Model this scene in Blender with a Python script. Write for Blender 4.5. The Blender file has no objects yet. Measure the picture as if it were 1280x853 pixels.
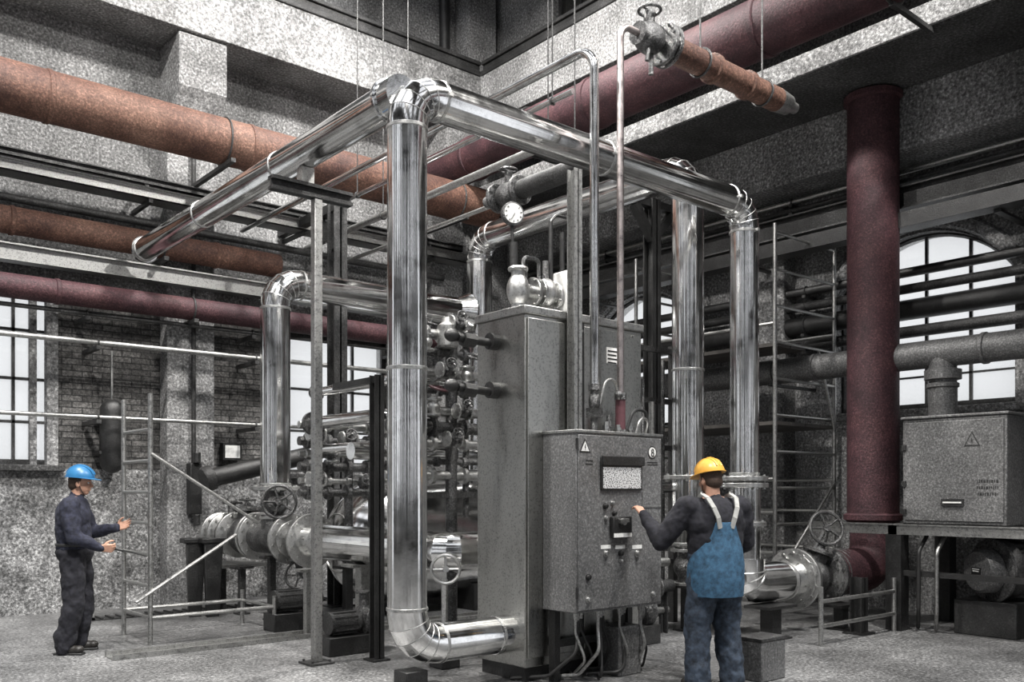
import bpy, bmesh, math, random
from mathutils import Vector, Matrix, noise
random.seed(7)
C = bpy.context.scene.collection
PI = math.pi
# ---------------------------------------------------------------- camera model (1280 x 853 frame)
F = 1134.2; HX = 640.0; HY = 614.0; EYE = 1.57
CC, SS = 0.7634, 0.6459          # the room's axes against the viewing direction
def ray(px):
    k = (px-HX)/F
    return k*CC+SS, -k*SS+CC
def onY(px, py, Y):
    rx, ry = ray(px); d = Y/ry
    return Vector((rx*d, Y, EYE-(py-HY)/F*d))
def onX(px, py, X):
    rx, ry = ray(px); d = X/rx
    return Vector((X, ry*d, EYE-(py-HY)/F*d))
def onD(px, py, d):
    rx, ry = ray(px)
    return Vector((rx*d, ry*d, EYE-(py-HY)/F*d))

# ---------------------------------------------------------------- mesh helper
def perp(a):
    a = a.normalized()
    t = Vector((0,0,1)) if abs(a.z) < .9 else Vector((1,0,0))
    u = a.cross(t).normalized(); v = a.cross(u).normalized()
    return u, v
WL = {}
class MB:
    def __init__(s): s.v = []; s.f = []
    def add(s, vs, fs):
        b = len(s.v); s.v += [Vector(p) for p in vs]; s.f += [[i+b for i in f] for f in fs]; return s
    def bb(s, x0,x1,y0,y1,z0,z1):
        return s.add([(x0,y0,z0),(x1,y0,z0),(x1,y1,z0),(x0,y1,z0),(x0,y0,z1),(x1,y0,z1),(x1,y1,z1),(x0,y1,z1)],
              [(0,3,2,1),(4,5,6,7),(0,1,5,4),(1,2,6,5),(2,3,7,6),(3,0,4,7)])
    def box(s, c, size, m=None):
        c = Vector(c); hx,hy,hz = [q/2 for q in size]
        vs = [Vector((a*hx,b*hy,d*hz)) for d in (-1,1) for a,b in ((-1,-1),(1,-1),(1,1),(-1,1))]
        if m is not None: vs = [m @ q for q in vs]
        return s.add([c+q for q in vs], [(0,3,2,1),(4,5,6,7),(0,1,5,4),(1,2,6,5),(2,3,7,6),(3,0,4,7)])
    def bar(s, a, b, w, h, up=(0,0,1)):        # rectangular bar between two points
        a = Vector(a); b = Vector(b); d = (b-a); L = d.length; d.normalize(); up = Vector(up)
        if abs(d.dot(up)) > .98: up = Vector((1,0,0))
        r = d.cross(up).normalized(); u = r.cross(d).normalized()
        m = Matrix((d, r, u)).transposed()
        return s.box((a+b)/2, (L, w, h), m)
    def lathe(s, o, ax, prof, seg=24):         # prof: (t, r) along ax
        o = Vector(o); ax = Vector(ax).normalized(); u, v = perp(ax)
        vs = []; fs = []; n = len(prof)
        for (t, r) in prof:
            for k in range(seg):
                a = 2*PI*k/seg
                vs.append(o + ax*t + (u*math.cos(a)+v*math.sin(a))*max(r, 1e-4))
        for i in range(n-1):
            for k in range(seg):
                k2 = (k+1) % seg
                fs.append((i*seg+k2, i*seg+k, (i+1)*seg+k, (i+1)*seg+k2))
        fs.append([k for k in range(seg)]); fs.append([(n-1)*seg+k for k in reversed(range(seg))])
        return s.add(vs, fs)
    def cyl(s, a, b, r, r2=None, seg=20):
        a = Vector(a); b = Vector(b); L = (b-a).length
        return s.lathe(a, b-a, [(0, r), (L, r if r2 is None else r2)], seg)
    def ell(s, c, rad, m=None, seg=20, rings=12):
        c = Vector(c); vs = []; fs = []
        for i in range(1, rings):
            th = PI*i/rings
            for k in range(seg):
                a = 2*PI*k/seg
                p = Vector((rad[0]*math.sin(th)*math.cos(a), rad[1]*math.sin(th)*math.sin(a), rad[2]*math.cos(th)))
                if m is not None: p = m @ p
                vs.append(c+p)
        top = Vector((0,0,rad[2])); bot = -top
        if m is not None: top = m @ top; bot = m @ bot
        vs += [c+top, c+bot]; T = len(vs)-2; B = T+1
        for i in range(rings-2):
            for k in range(seg):
                k2 = (k+1) % seg
                fs.append((i*seg+k, (i+1)*seg+k, (i+1)*seg+k2, i*seg+k2))
        for k in range(seg):
            k2 = (k+1) % seg
            fs.append((T, k, k2)); fs.append((B, (rings-2)*seg+k2, (rings-2)*seg+k))
        return s.add(vs, fs)
    def cap(s, a, b, ra, rb, seg=14):          # tapered capsule
        a = Vector(a); b = Vector(b); L = (b-a).length
        if L < 1e-5: return s.ell(a, (ra,)*3, None, seg, 8)
        prof = [(-ra*math.cos(t), ra*math.sin(t)) for t in (.15,.5,.85,1.2)] + [(0,ra),(L,rb)] + \
               [(L+rb*math.cos(t), rb*math.sin(t)) for t in (1.2,.85,.5,.15)]
        return s.lathe(a, b-a, prof, seg)
    def torus(s, c, ax, R, r, seg=32, sg=10, a0=0, a1=2*PI, ref=None):
        c = Vector(c); ax = Vector(ax).normalized()
        u, v = perp(ax)
        if ref is not None: u = Vector(ref).normalized(); v = ax.cross(u)
        full = abs(a1-a0-2*PI) < 1e-6; n = seg if full else seg+1
        vs = []; fs = []
        for i in range(n):
            a = a0+(a1-a0)*i/seg; d = u*math.cos(a)+v*math.sin(a)
            for k in range(sg):
                b = 2*PI*k/sg
                vs.append(c + d*(R+r*math.cos(b)) + ax*r*math.sin(b))
        for i in range(seg):
            j = (i+1) % n
            for k in range(sg):
                k2 = (k+1) % sg
                fs.append((i*sg+k, j*sg+k, j*sg+k2, i*sg+k2))
        return s.add(vs, fs)
    def sweep(s, pts, r, seg=16, rr=None):
        pts = [Vector(p) for p in pts]; n = len(pts)
        T = [(pts[min(i+1,n-1)]-pts[max(i-1,0)]).normalized() for i in range(n)]
        u, v = perp(T[0]); vs = []; fs = []
        for i in range(n):
            if i:
                q = T[i-1].rotation_difference(T[i]); u = q @ u; v = q @ v
            k_ = 1.0
            if 0 < i < n-1:
                c = (pts[i]-pts[i-1]).normalized().dot(T[i]); k_ = 1/max(c, .5)
            ri = (rr[i] if rr else r)
            bis = None
            if 0 < i < n-1:
                b = (pts[i+1]-pts[i]).normalized()-(pts[i]-pts[i-1]).normalized()
                if b.length > 1e-5: bis = b.normalized()
            for k in range(seg):
                a = 2*PI*k/seg; d = (u*math.cos(a)+v*math.sin(a))*ri
                if bis is not None: d = d + bis*(d.dot(bis))*(k_-1)
                vs.append(pts[i]+d)
        for i in range(n-1):
            for k in range(seg):
                k2 = (k+1) % seg
                fs.append((i*seg+k2, i*seg+k, (i+1)*seg+k, (i+1)*seg+k2))
        fs.append([k for k in range(seg)]); fs.append([(n-1)*seg+k for k in reversed(range(seg))])
        return s.add(vs, fs)
    def tube(s, pts, r, R=.1, seg=14, n=6):
        return s.sweep(fillet(pts, R, n), r, seg)
    def prism(s, poly, ax, off):               # poly: list of 3d points (planar), extruded by vector off
        n = len(poly); poly = [Vector(p) for p in poly]; off = Vector(off)
        return s.add(poly+[p+off for p in poly], [list(range(n))[::-1], [n+i for i in range(n)]] +
              [(i, (i+1) % n, n+(i+1) % n, n+i) for i in range(n)])
    def bolts(s, c, ax, R, n=8, r=.014, h=.03):
        c = Vector(c); ax = Vector(ax).normalized(); u, v = perp(ax)
        for k in range(n):
            a = 2*PI*(k+.5)/n; p = c+(u*math.cos(a)+v*math.sin(a))*R
            s.lathe(p-ax*h/2, ax, [(0,r),(h,r)], 6)
        return s
    def flange(s, c, ax, R, t, rin=None, n=10):
        c = Vector(c); ax = Vector(ax).normalized()
        s.lathe(c-ax*t/2, ax, [(0,R*.97),(t*.12,R),(t*.88,R),(t,R*.97)], 32)
        s.bolts(c, ax, R*.86, n, R*.055, t*1.7)
        return s
    def build(s, name, mat, parent=None, bevel=0, ang=38, mods=None, flat=False):
        me = bpy.data.meshes.new(name)
        lo = Vector([min(p[i] for p in s.v) for i in range(3)]); hi = Vector([max(p[i] for p in s.v) for i in range(3)])
        org = Vector(((lo.x+hi.x)/2, (lo.y+hi.y)/2, lo.z))
        me.from_pydata([tuple(p-org) for p in s.v], [], s.f); me.update()
        bm = bmesh.new(); bm.from_mesh(me); bmesh.ops.recalc_face_normals(bm, faces=bm.faces); bm.to_mesh(me); bm.free()
        if not flat:
            me.polygons.foreach_set('use_smooth', [True]*len(me.polygons))
            try: me.set_sharp_from_angle(angle=math.radians(ang))
            except Exception: pass
        o = bpy.data.objects.new(name, me); C.objects.link(o); me.materials.append(mat)
        WL[o] = org
        if parent is not None:
            o.parent = parent; o.location = org - WL[parent]
        else: o.location = org
        if bevel:
            m = o.modifiers.new('edge', 'BEVEL'); m.width = bevel; m.segments = 2; m.limit_method = 'ANGLE'; m.angle_limit = math.radians(50)
        return o
def fillet(pts, R, n=6):
    pts = [Vector(p) for p in pts]; out = [pts[0]]
    for i in range(1, len(pts)-1):
        a, b, c = pts[i-1], pts[i], pts[i+1]
        d1 = (a-b); d2 = (c-b); l1, l2 = d1.length, d2.length; d1.normalize(); d2.normalize()
        ang = d1.angle(d2)
        if ang > PI-.02: out.append(b); continue
        t = min(R/math.tan(ang/2), l1*.49, l2*.49); rr = t*math.tan(ang/2)
        p1 = b+d1*t; cen = b+(d1+d2).normalized()*(rr/math.sin(ang/2))
        e1 = (p1-cen); e2 = (b+d2*t-cen); tot = e1.angle(e2)
        axis = e1.cross(e2).normalized()
        for k in range(n+1):
            out.append(cen + Matrix.Rotation(tot*k/n, 3, axis) @ e1)
    out.append(pts[-1]); return out
def tag(o, label=None, cat=None, group=None, kind=None):
    if label: o['label'] = label
    if cat: o['category'] = cat
    if group: o['group'] = group
    if kind: o['kind'] = kind
    return o
def thing(name, label, cat, loc, group=None):
    o = bpy.data.objects.new(name, None); C.objects.link(o); o.location = Vector(loc); o.empty_display_size = .1
    WL[o] = Vector(loc); return tag(o, label, cat, group)
def struct(o): o['kind'] = 'structure'; return o

# ---------------------------------------------------------------- materials
def mat(name): 
    m = bpy.data.materials.new(name); m.use_nodes = True
    return m, m.node_tree, m.node_tree.nodes['Principled BSDF']
def N(nt, t, **k):
    n = nt.nodes.new(t)
    for a, b in k.items():
        if a.startswith('i_'): n.inputs[a[2:].replace('_', ' ')].default_value = b
        else: setattr(n, a, b)
    return n
def ramp(nt, src, stops):
    r = N(nt, 'ShaderNodeValToRGB'); e = r.color_ramp.elements
    while len(e) < len(stops): e.new(.5)
    for el, (p, c) in zip(e, stops):
        el.position = p; el.color = (c[0], c[1], c[2], 1) if isinstance(c, tuple) else (c, c, c, 1)
    nt.links.new(src, r.inputs['Fac']); return r
def mixc(nt, fac, a, b, mode='MIX'):
    m = N(nt, 'ShaderNodeMix', data_type='RGBA', blend_type=mode)
    for sock, val in ((m.inputs[0], fac), (m.inputs[6], a), (m.inputs[7], b)):
        if hasattr(val, 'is_linked') or hasattr(val, 'links'): nt.links.new(val, sock)
        elif isinstance(val, (int, float)) and sock == m.inputs[0]: sock.default_value = val
        else: sock.default_value = (*val, 1) if len(val) == 3 else val
    return m.outputs[2]
def grit(name, dark, mid, light, fine=45, big=1.6, rough=.8, metal=0, bump=.5, grain=.75, stretch=None, spec=.3):
    """weathered surface: large stains and hard fine grain"""
    m, nt, p = mat(name); L = nt.links
    tc = N(nt, 'ShaderNodeTexCoord'); co = tc.outputs['Object']
    if stretch:
        mp = N(nt, 'ShaderNodeMapping'); mp.inputs['Scale'].default_value = stretch; L.new(co, mp.inputs['Vector']); cb = mp.outputs['Vector']
    else: cb = co
    n1 = N(nt, 'ShaderNodeTexNoise', i_Scale=big, i_Detail=7.0, i_Roughness=.62); L.new(cb, n1.inputs['Vector'])
    n2 = N(nt, 'ShaderNodeTexNoise', i_Scale=fine, i_Detail=4.0, i_Roughness=.7); L.new(co, n2.inputs['Vector'])
    r1 = ramp(nt, n1.outputs['Fac'], [(.30, dark), (.5, mid), (.70, light)])
    g = ramp(nt, n2.outputs['Fac'], [(.36, .10), (.47, .6), (.56, 1.0), (.66, 2.3)])
    c = mixc(nt, grain, r1.outputs['Color'], g.outputs['Color'], 'MULTIPLY')
    L.new(c, p.inputs['Base Color'])
    p.inputs['Roughness'].default_value = rough; p.inputs['Metallic'].default_value = metal
    p.inputs['Specular IOR Level'].default_value = spec
    if bump:
        b = N(nt, 'ShaderNodeBump', i_Strength=bump, i_Distance=.02); L.new(n2.outputs['Fac'], b.inputs['Height']); L.new(b.outputs['Normal'], p.inputs['Normal'])
    return m
def steel(name, base, r0, r1, bump=.05, scale=9, stretch=(1,1,1), spots=.0):
    m, nt, p = mat(name); L = nt.links
    tc = N(nt, 'ShaderNodeTexCoord'); mp = N(nt, 'ShaderNodeMapping'); mp.inputs['Scale'].default_value = stretch
    L.new(tc.outputs['Object'], mp.inputs['Vector'])
    n = N(nt, 'ShaderNodeTexNoise', i_Scale=scale, i_Detail=6.0, i_Roughness=.65); L.new(mp.outputs['Vector'], n.inputs['Vector'])
    n2 = N(nt, 'ShaderNodeTexNoise', i_Scale=60.0, i_Detail=3.0, i_Roughness=.7); L.new(tc.outputs['Object'], n2.inputs['Vector'])
    r = ramp(nt, n.outputs['Fac'], [(.3, r0), (.7, r1)]); L.new(r.outputs['Color'], p.inputs['Roughness'])
    k = tuple(b*.55 for b in base)
    cr = ramp(nt, n.outputs['Fac'], [(.25, k), (.5, base)])
    g = ramp(nt, n2.outputs['Fac'], [(.34, .25), (.48, 1.0)])
    L.new(mixc(nt, .35+spots, cr.outputs['Color'], g.outputs['Color'], 'MULTIPLY'), p.inputs['Base Color'])
    p.inputs['Metallic'].default_value = 1
    b = N(nt, 'ShaderNodeBump', i_Strength=bump, i_Distance=.02); L.new(n.outputs['Fac'], b.inputs['Height']); L.new(b.outputs['Normal'], p.inputs['Normal'])
    return m
def plain(name, col, rough=.5, metal=0, spec=.5, var=.25, scale=20):
    m, nt, p = mat(name); L = nt.links
    tc = N(nt, 'ShaderNodeTexCoord')
    n = N(nt, 'ShaderNodeTexNoise', i_Scale=float(scale), i_Detail=5.0, i_Roughness=.7); L.new(tc.outputs['Object'], n.inputs['Vector'])
    r = ramp(nt, n.outputs['Fac'], [(.3, tuple(c*(1-var) for c in col)), (.7, tuple(min(1, c*(1+var)) for c in col))])
    L.new(r.outputs['Color'], p.inputs['Base Color']); p.inputs['Roughness'].default_value = rough
    p.inputs['Metallic'].default_value = metal; p.inputs['Specular IOR Level'].default_value = spec
    return m
M = {}
M['clad'] = steel('stainless cladding', (.82,.82,.81), .08, .20, .04, 5, spots=-.22)
M['flange'] = steel('machined steel', (.60,.60,.59), .28, .48, .02, 22, spots=.1)
M['galv'] = steel('galvanised steel', (.45,.45,.44), .35, .55, .05, 25, spots=.3)
M['castiron'] = grit('cast iron', .05, .13, .26, 60, 6, .38, .7, .6, .7, spec=.5)
M['black'] = grit('black painted steel', .008, .016, .035, 60, 4, .4, 0, .3, .6, spec=.6)
M['dark'] = grit('dark grey painted steel', .02, .04, .08, 55, 3, .45, .2, .4, .7, spec=.5)
M['brown'] = grit('rust brown pipe paint', (.05,.024,.020), (.12,.062,.045), (.21,.12,.088), 40, 1.4, .6, 0, .5, .55)
M['maroon'] = grit('maroon pipe paint', (.028,.014,.017), (.060,.027,.032), (.095,.045,.048), 45, 1.8, .6, 0, .4, .55)
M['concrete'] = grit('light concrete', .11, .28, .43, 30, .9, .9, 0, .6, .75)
M['concdark'] = grit('dark concrete and soffit shade', .03, .065, .13, 32, .9, .9, 0, .6, .75)  # dark concrete; on the ledge slab this tone stands in for soffit shade
M['cabinet'] = steel('brushed cabinet steel', (.48,.48,.46), .24, .38, .03, 3, (1,1,.25), .2)
M['panel'] = grit('grey enclosure paint', .13, .19, .25, 55, 1.2, .42, .35, .15, .5, spec=.5)
M['machine'] = grit('grey machine sheet', .10, .16, .22, 50, 1.1, .5, .3, .2, .6, spec=.4)
M['white'] = plain('white enamel', (.75,.75,.73), .4)
M['rubber'] = plain('black rubber', (.02,.02,.02), .5)
M['red'] = plain('red enamel', (.09,.035,.042), .5)
M['copper'] = steel('dull copper tube', (.48,.43,.42), .25, .45, .05, 12)
M['screen'] = None
M['navy'] = plain('navy work cloth', (.012,.012,.017), .9, var=.6, scale=30)
M['navy2'] = plain('dark blue coverall cloth', (.020,.022,.038), .9, var=.7, scale=22)
M['denim'] = plain('blue overall cloth', (.035,.095,.165), .85, var=.55, scale=22)
M['trouser'] = plain('dark grey blue trouser cloth', (.030,.042,.062), .9, var=.8, scale=16)
M['strap'] = plain('pale strap webbing', (.38,.38,.36), .8)
M['skin'] = plain('skin', (.48,.27,.19), .55, var=.12)
M['hair'] = plain('brown hair', (.05,.03,.02), .7, var=.5, scale=80)
M['hatY'] = plain('yellow helmet shell', (.74,.40,.07), .35, var=.1)
M['hatB'] = plain('blue helmet shell', (.03,.16,.34), .35, var=.12)
M['boot'] = plain('black boot leather', (.02,.018,.016), .5)
M['wood'] = plain('dark wood', (.05,.046,.042), .6)
# brick
def brickmat():
    m, nt, p = mat('sooty brickwork'); L = nt.links
    tc = N(nt, 'ShaderNodeTexCoord'); sp = N(nt, 'ShaderNodeSeparateXYZ'); L.new(tc.outputs['Object'], sp.inputs[0])
    ad = N(nt, 'ShaderNodeMath', operation='ADD'); L.new(sp.outputs['X'], ad.inputs[0]); L.new(sp.outputs['Y'], ad.inputs[1])
    cb = N(nt, 'ShaderNodeCombineXYZ'); L.new(ad.outputs[0], cb.inputs['X']); L.new(sp.outputs['Z'], cb.inputs['Y'])
    br = N(nt, 'ShaderNodeTexBrick', i_Scale=1.0, i_Mortar_Size=.008, i_Brick_Width=.25, i_Row_Height=.08, i_Bias=-.1)
    br.inputs['Color1'].default_value = (.07,.068,.066,1); br.inputs['Color2'].default_value = (.16,.155,.15,1); br.inputs['Mortar'].default_value = (.03,.03,.03,1)
    L.new(cb.outputs[0], br.inputs['Vector'])
    n = N(nt, 'ShaderNodeTexNoise', i_Scale=35.0, i_Detail=5.0, i_Roughness=.75); L.new(tc.outputs['Object'], n.inputs['Vector'])
    g = ramp(nt, n.outputs['Fac'], [(.38, .2), (.5, .8), (.62, 1.9)])
    L.new(mixc(nt, .75, br.outputs['Color'], g.outputs['Color'], 'MULTIPLY'), p.inputs['Base Color'])
    b = N(nt, 'ShaderNodeBump', i_Strength=.7, i_Distance=.02); L.new(n.outputs['Fac'], b.inputs['Height']); L.new(b.outputs['Normal'], p.inputs['Normal'])
    p.inputs['Roughness'].default_value = .9; return m
M['brick'] = brickmat()
M['plaster'] = grit('cracked pale plaster', .08, .24, .44, 33, 2.6, .9, 0, .8, .85)
M['wallgrey'] = grit('stained upper wall render', .08, .22, .42, 30, .7, .9, 0, .6, .8, stretch=(1,1,.35))
M['floor'] = grit('worn concrete floor', .06, .15, .30, 36, .8, .38, 0, .25, .8, spec=.5)
def glassmat():
    m, nt, p = mat('dusty window glass'); L = nt.links
    out = nt.nodes['Material Output']
    tr = N(nt, 'ShaderNodeBsdfTransparent'); tr.inputs['Color'].default_value = (.86,.86,.85,1)
    tl = N(nt, 'ShaderNodeBsdfTranslucent'); tl.inputs['Color'].default_value = (.9,.9,.88,1)
    gl = N(nt, 'ShaderNodeBsdfGlossy'); gl.inputs['Roughness'].default_value = .05
    a = N(nt, 'ShaderNodeMixShader'); a.inputs[0].default_value = .25; L.new(tr.outputs[0], a.inputs[1]); L.new(tl.outputs[0], a.inputs[2])
    b = N(nt, 'ShaderNodeMixShader'); b.inputs[0].default_value = .06; L.new(a.outputs[0], b.inputs[1]); L.new(gl.outputs[0], b.inputs[2])
    L.new(b.outputs[0], out.inputs['Surface']); return m
M['glass'] = glassmat()
def screenmat():
    m, nt, p = mat('lit panel display'); L = nt.links
    tc = N(nt, 'ShaderNodeTexCoord'); mp = N(nt, 'ShaderNodeMapping'); mp.inputs['Scale'].default_value = (70,1,110); L.new(tc.outputs['Object'], mp.inputs['Vector'])
    n = N(nt, 'ShaderNodeTexNoise', i_Scale=1.0, i_Detail=2.0); L.new(mp.outputs['Vector'], n.inputs['Vector'])
    r = ramp(nt, n.outputs['Fac'], [(.42, .05), (.5, .5)])
    L.new(r.outputs['Color'], p.inputs['Base Color']); L.new(r.outputs['Color'], p.inputs['Emission Color']); p.inputs['Emission Strength'].default_value = .2
    return m
M['screen'] = screenmat()
def clr(m, w):  # gauge face
    return m
# ================================================================= THE HALL
NY, EX = 12.7, 11.5            # inner faces of the north and east walls
GX = 9.4                       # front face of the east girder
TOP = 11.6
def wall_strip(name, mat_, boxes, polys=None):
    b = MB()
    for q in boxes: b.bb(*q)
    for poly, off in (polys or []): b.prism(poly, None, off)
    return struct(b.build(name, M[mat_], flat=True))
wall_strip('floor', 'floor', [(-9,12.3,-9,13.1,-.3,0)])
# north wall with two windows
W1 = (.7, 3.08, 1.9, 4.1); W2 = (6.3, 8.1, 1.83, 4.0)
def wall_with_rects(x0,x1,z0,z1,rects):      # columns between rectangles, along x
    out = []; x = x0
    for (a,b,c,d) in rects:
        out.append((x,a,z0,z1)); 
        if c > z0: out.append((a,b,z0,min(c,z1)))
        if d < z1: out.append((a,b,max(d,z0),z1))
        x = b
    out.append((x,x1,z0,z1)); return out
wall_strip('wall_north_lower', 'plaster', [(a,b,NY,NY+.4,c,d) for a,b,c,d in wall_with_rects(-4,EX+.4,0,1.86,[])])
wall_strip('wall_north_brick', 'brick', [(a,b,NY+.03,NY+.4,c,d) for a,b,c,d in wall_with_rects(-4,EX+.4,1.86,4.25,[(W1[0],W1[1],1.86,4.1),(W2[0],W2[1],1.86,4.0)]) if d > c])
wall_strip('wall_north_upper', 'wallgrey', [(-4,EX+.4,NY,NY+.4,4.25,TOP)])
# east wall with arched windows
def arch_pts(y0, y1, zs, za, n=16):
    c = (y0+y1)/2; h = (y1-y0)/2; rise = za-zs; R = (h*h+rise*rise)/(2*rise); zc = za-R; a = math.asin(h/R)
    return [(c+R*math.sin(t), zc+R*math.cos(t)) for t in [-a+2*a*i/n for i in range(n+1)]]
EW = [(4.36,6.66,2.62,4.22,4.88), (9.1,11.4,2.62,4.22,4.88), (-.4,1.9,2.62,4.22,4.88)]
b = MB(); ys = -2.0
b.bb(EX,EX+.4,-2,NY+.4,0,2.62); b.bb(EX,EX+.4,-2,NY+.4,4.88,TOP)
for (y0,y1,zb,zs,za) in sorted(EW):
    b.bb(EX,EX+.4,ys,y0,2.62,4.88); ys = y1
    ap = arch_pts(y0,y1,zs,za)
    for (p,q) in zip(ap, ap[1:]):
        b.prism([(EX,p[0],p[1]),(EX,q[0],q[1]),(EX,q[0],4.88),(EX,p[0],4.88)] if max(p[1],q[1])<4.879 or True else [], None, (.4,0,0))
b.bb(EX,EX+.4,ys,NY+.4,2.62,4.88)
struct(b.build('wall_east', M['wallgrey'], flat=True))
# upper east wall standing on the ledge, with a clerestory window
CW = (9.55, 11.0, 8.75, 10.6)
b = MB()
for a_,b_,c_,d_ in wall_with_rects(-2,NY,7.66,TOP,[CW]): b.bb(10.2,10.6,a_,b_,c_,d_)
struct(b.build('wall_east_upper', M['concrete'], flat=True))
n_tr = [0]
def trim(boxes, m_, bevel=.012, polys=None):
    n_tr[0] += 1; b = MB()
    for q in boxes: b.bb(*q)
    for poly, off in (polys or []): b.prism(poly, None, off)
    return struct(b.build('trim_%d' % n_tr[0], M[m_], bevel=bevel, flat=True))
trim([(GX+.04,EX,-2,NY,6.40,6.66)], 'concdark')                  # ledge slab over the east aisle; darker concrete paints in its underside shade
trim([(GX,GX+.04,-2,NY,6.42,6.66)], 'concrete', .006)
trim([(10.62,EX,-2,NY,5.67,6.40)], 'wallgrey')                  # beam under the ledge
trim([(GX,10.2,-2,11.93,7.66,8.5)], 'concrete')                 # east crane girder
trim([(-4,10.2,11.93,NY,7.68,8.5)], 'concrete')                 # north crane girder
trim([(GX-.02,GX+.12,-2,11.9,8.5,8.58),(GX+.03,GX+.08,-2,11.9,8.58,8.68),(GX-.01,GX+.11,-2,11.9,8.68,8.74)], 'dark')
trim([(-4,9.4,11.9,12.04,8.5,8.58),(-4,9.4,11.94,11.99,8.58,8.68),(-4,9.4,11.9,12.03,8.68,8.74)], 'dark')
for x0 in (4.38, -.9, 8.75):                                    # pilasters with corbels
    x1 = x0+.66
    trim([(x0,x1,12.42,NY+.02,0,7.68)], 'concrete', .02,
         [([(x0,12.43,6.2),(x0,11.98,6.95),(x0,11.98,7.66),(x0,12.43,7.66)], (.66,0,0))])
trim([(9.45,10.05,12.3,NY,8.5,TOP)], 'concrete', .02)           # corner pier above the girder
for y0 in (2.6, 7.3):
    trim([(EX-.3,EX,y0,y0+.6,0,5.67)], 'wallgrey', .02)
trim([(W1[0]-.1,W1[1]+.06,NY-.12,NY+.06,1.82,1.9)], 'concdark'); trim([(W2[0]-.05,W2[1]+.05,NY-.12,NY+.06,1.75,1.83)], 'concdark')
# brick course shadow ledge and arch hoods over the east windows
for (y0,y1,zb,zs,za) in EW:
    ap = arch_pts(y0-.1,y1+.1,zs,za+.12,20); b = MB()
    b.sweep([(EX-.02,p,q) for p,q in ap], .09, 8); struct(b.build('trim_hood', M['concrete']))
    trim([(EX-.14,EX+.1,y0-.1,y1+.1,zb-.1,zb)], 'concrete')
# ceiling: beams with skylight slots between
b = MB(); x = -9
for (a_,b_) in ((-6.5,-3.5),(-1,2),(4.2,7.2)): b.bb(x,a_,-9,13.1,TOP,TOP+.3); x = b_
b.bb(x,12.3,-9,13.1,TOP,TOP+.3)
for y in (-9,-6,-3,0,3,6,9,12.6): b.bb(-9,12.3,y,y+.5,TOP-.5,TOP)
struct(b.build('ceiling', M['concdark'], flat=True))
# far sides of the hall behind the viewer: piers with tall glazed bays, shaped for streaky steel reflections
for nm, horiz in (('wall_south', True), ('wall_west', False)):
    b = MB()
    for k in range(7):
        p = -9+k*3.4
        if horiz: b.bb(p,p+2.1,-9,-8.6,0,TOP); b.bb(p+2.7,p+2.78,-8.9,-8.8,0,TOP)
        else: b.bb(-9,-8.6,p,p+2.1,0,TOP); b.bb(-8.9,-8.8,p+2.7,p+2.78,0,TOP)
    if horiz: b.bb(-9,12.3,-9,-8.6,0,1.5); b.bb(-9,12.3,-9,-8.6,5.0,6.4); b.bb(-9,12.3,-9,-8.6,10.2,TOP)
    else: b.bb(-9,-8.6,-9,13.1,0,1.5); b.bb(-9,-8.6,-9,13.1,5.0,6.4); b.bb(-9,-8.6,-9,13.1,10.2,TOP)
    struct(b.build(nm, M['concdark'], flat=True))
# windows
def rect_window(n, x0, x1, z0, z1, xs, zs, ax='y', base=NY):
    fr = MB(); t = .035
    def bar(a0,a1,c0,c1,d0,d1):
        if ax == 'y': fr.bb(a0,a1,base+.12+d0,base+.12+d1,c0,c1)
        else: fr.bb(base+.12+d0,base+.12+d1,a0,a1,c0,c1)
    bar(x0,x0+.07,z0,z1,0,.1); bar(x1-.07,x1,z0,z1,0,.1); bar(x0,x1,z0,z0+.07,0,.1); bar(x0,x1,z1-.07,z1,0,.1)
    f = struct(fr.build('window_%d' % n, M['dark'], flat=True))
    fr = MB()
    for q in xs: bar(q-t/2,q+t/2,z0,z1,.02,.08)
    for q in zs: bar(x0,x1,q-t/2,q+t/2,.02,.08)
    fr.build('window_frame', M['dark'], f, flat=True)
    fr = MB(); bar(x0,x1,z0,z1,.048,.054); fr.build('window_pane', M['glass'], f, flat=True)
    return f
rect_window(1, *W1[:2], *W1[2:], [1.48,2.6], [2.45,3.0,3.62])
w = rect_window(2, *W2[:2], *W2[2:], [6.9,7.5], [2.5,3.15])
rect_window(3, CW[0],CW[1],CW[2],CW[3],[10.05,10.5],[9.4,10.0],'x',10.2)
wm = MB(); wm.bb(2.78,2.86,NY+.1,NY+.2,1.9,4.1); wm.bb(2.95,3.08,NY-.03,NY+.12,1.9,4.1); struct(wm.build('trim_jamb', M['concrete'], flat=True))
for n, (y0,y1,zb,zs,za) in enumerate(EW):
    ap = arch_pts(y0,y1,zs,za,16); b = MB()
    loop = [(EX+.17,y0+.02,zb)]+[(EX+.17,p,q) for p,q in ap]+[(EX+.17,y1-.02,zb)]
    b.sweep(loop, .045, 6); b.bb(EX+.13,EX+.21,y0,y1,zb,zb+.08)
    f = struct(b.build('window_%d' % (n+4), M['dark'], flat=True)); b = MB()
    c = (y0+y1)/2; h = (y1-y0)/2; R = (h*h+(za-zs)**2)/(2*(za-zs))
    top = lambda y: za-R+math.sqrt(R*R-(y-c)**2)
    for q in (y0+h*.5, c-.02, y1-h*.5): b.bb(EX+.15,EX+.19,q-.018,q+.018,zb,top(q))
    for z in (3.05,3.5,3.95,4.25): b.bb(EX+.15,EX+.19,y0,y1,z-.012,z+.012)
    b.build('window_frame', M['dark'], f, flat=True); b = MB()
    b.prism([(EX+.168,y0,zb)]+[(EX+.168,p,q) for p,q in ap]+[(EX+.168,y1,zb)], None, (.006,0,0))
    b.build('window_pane', M['glass'], f, flat=True)

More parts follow.
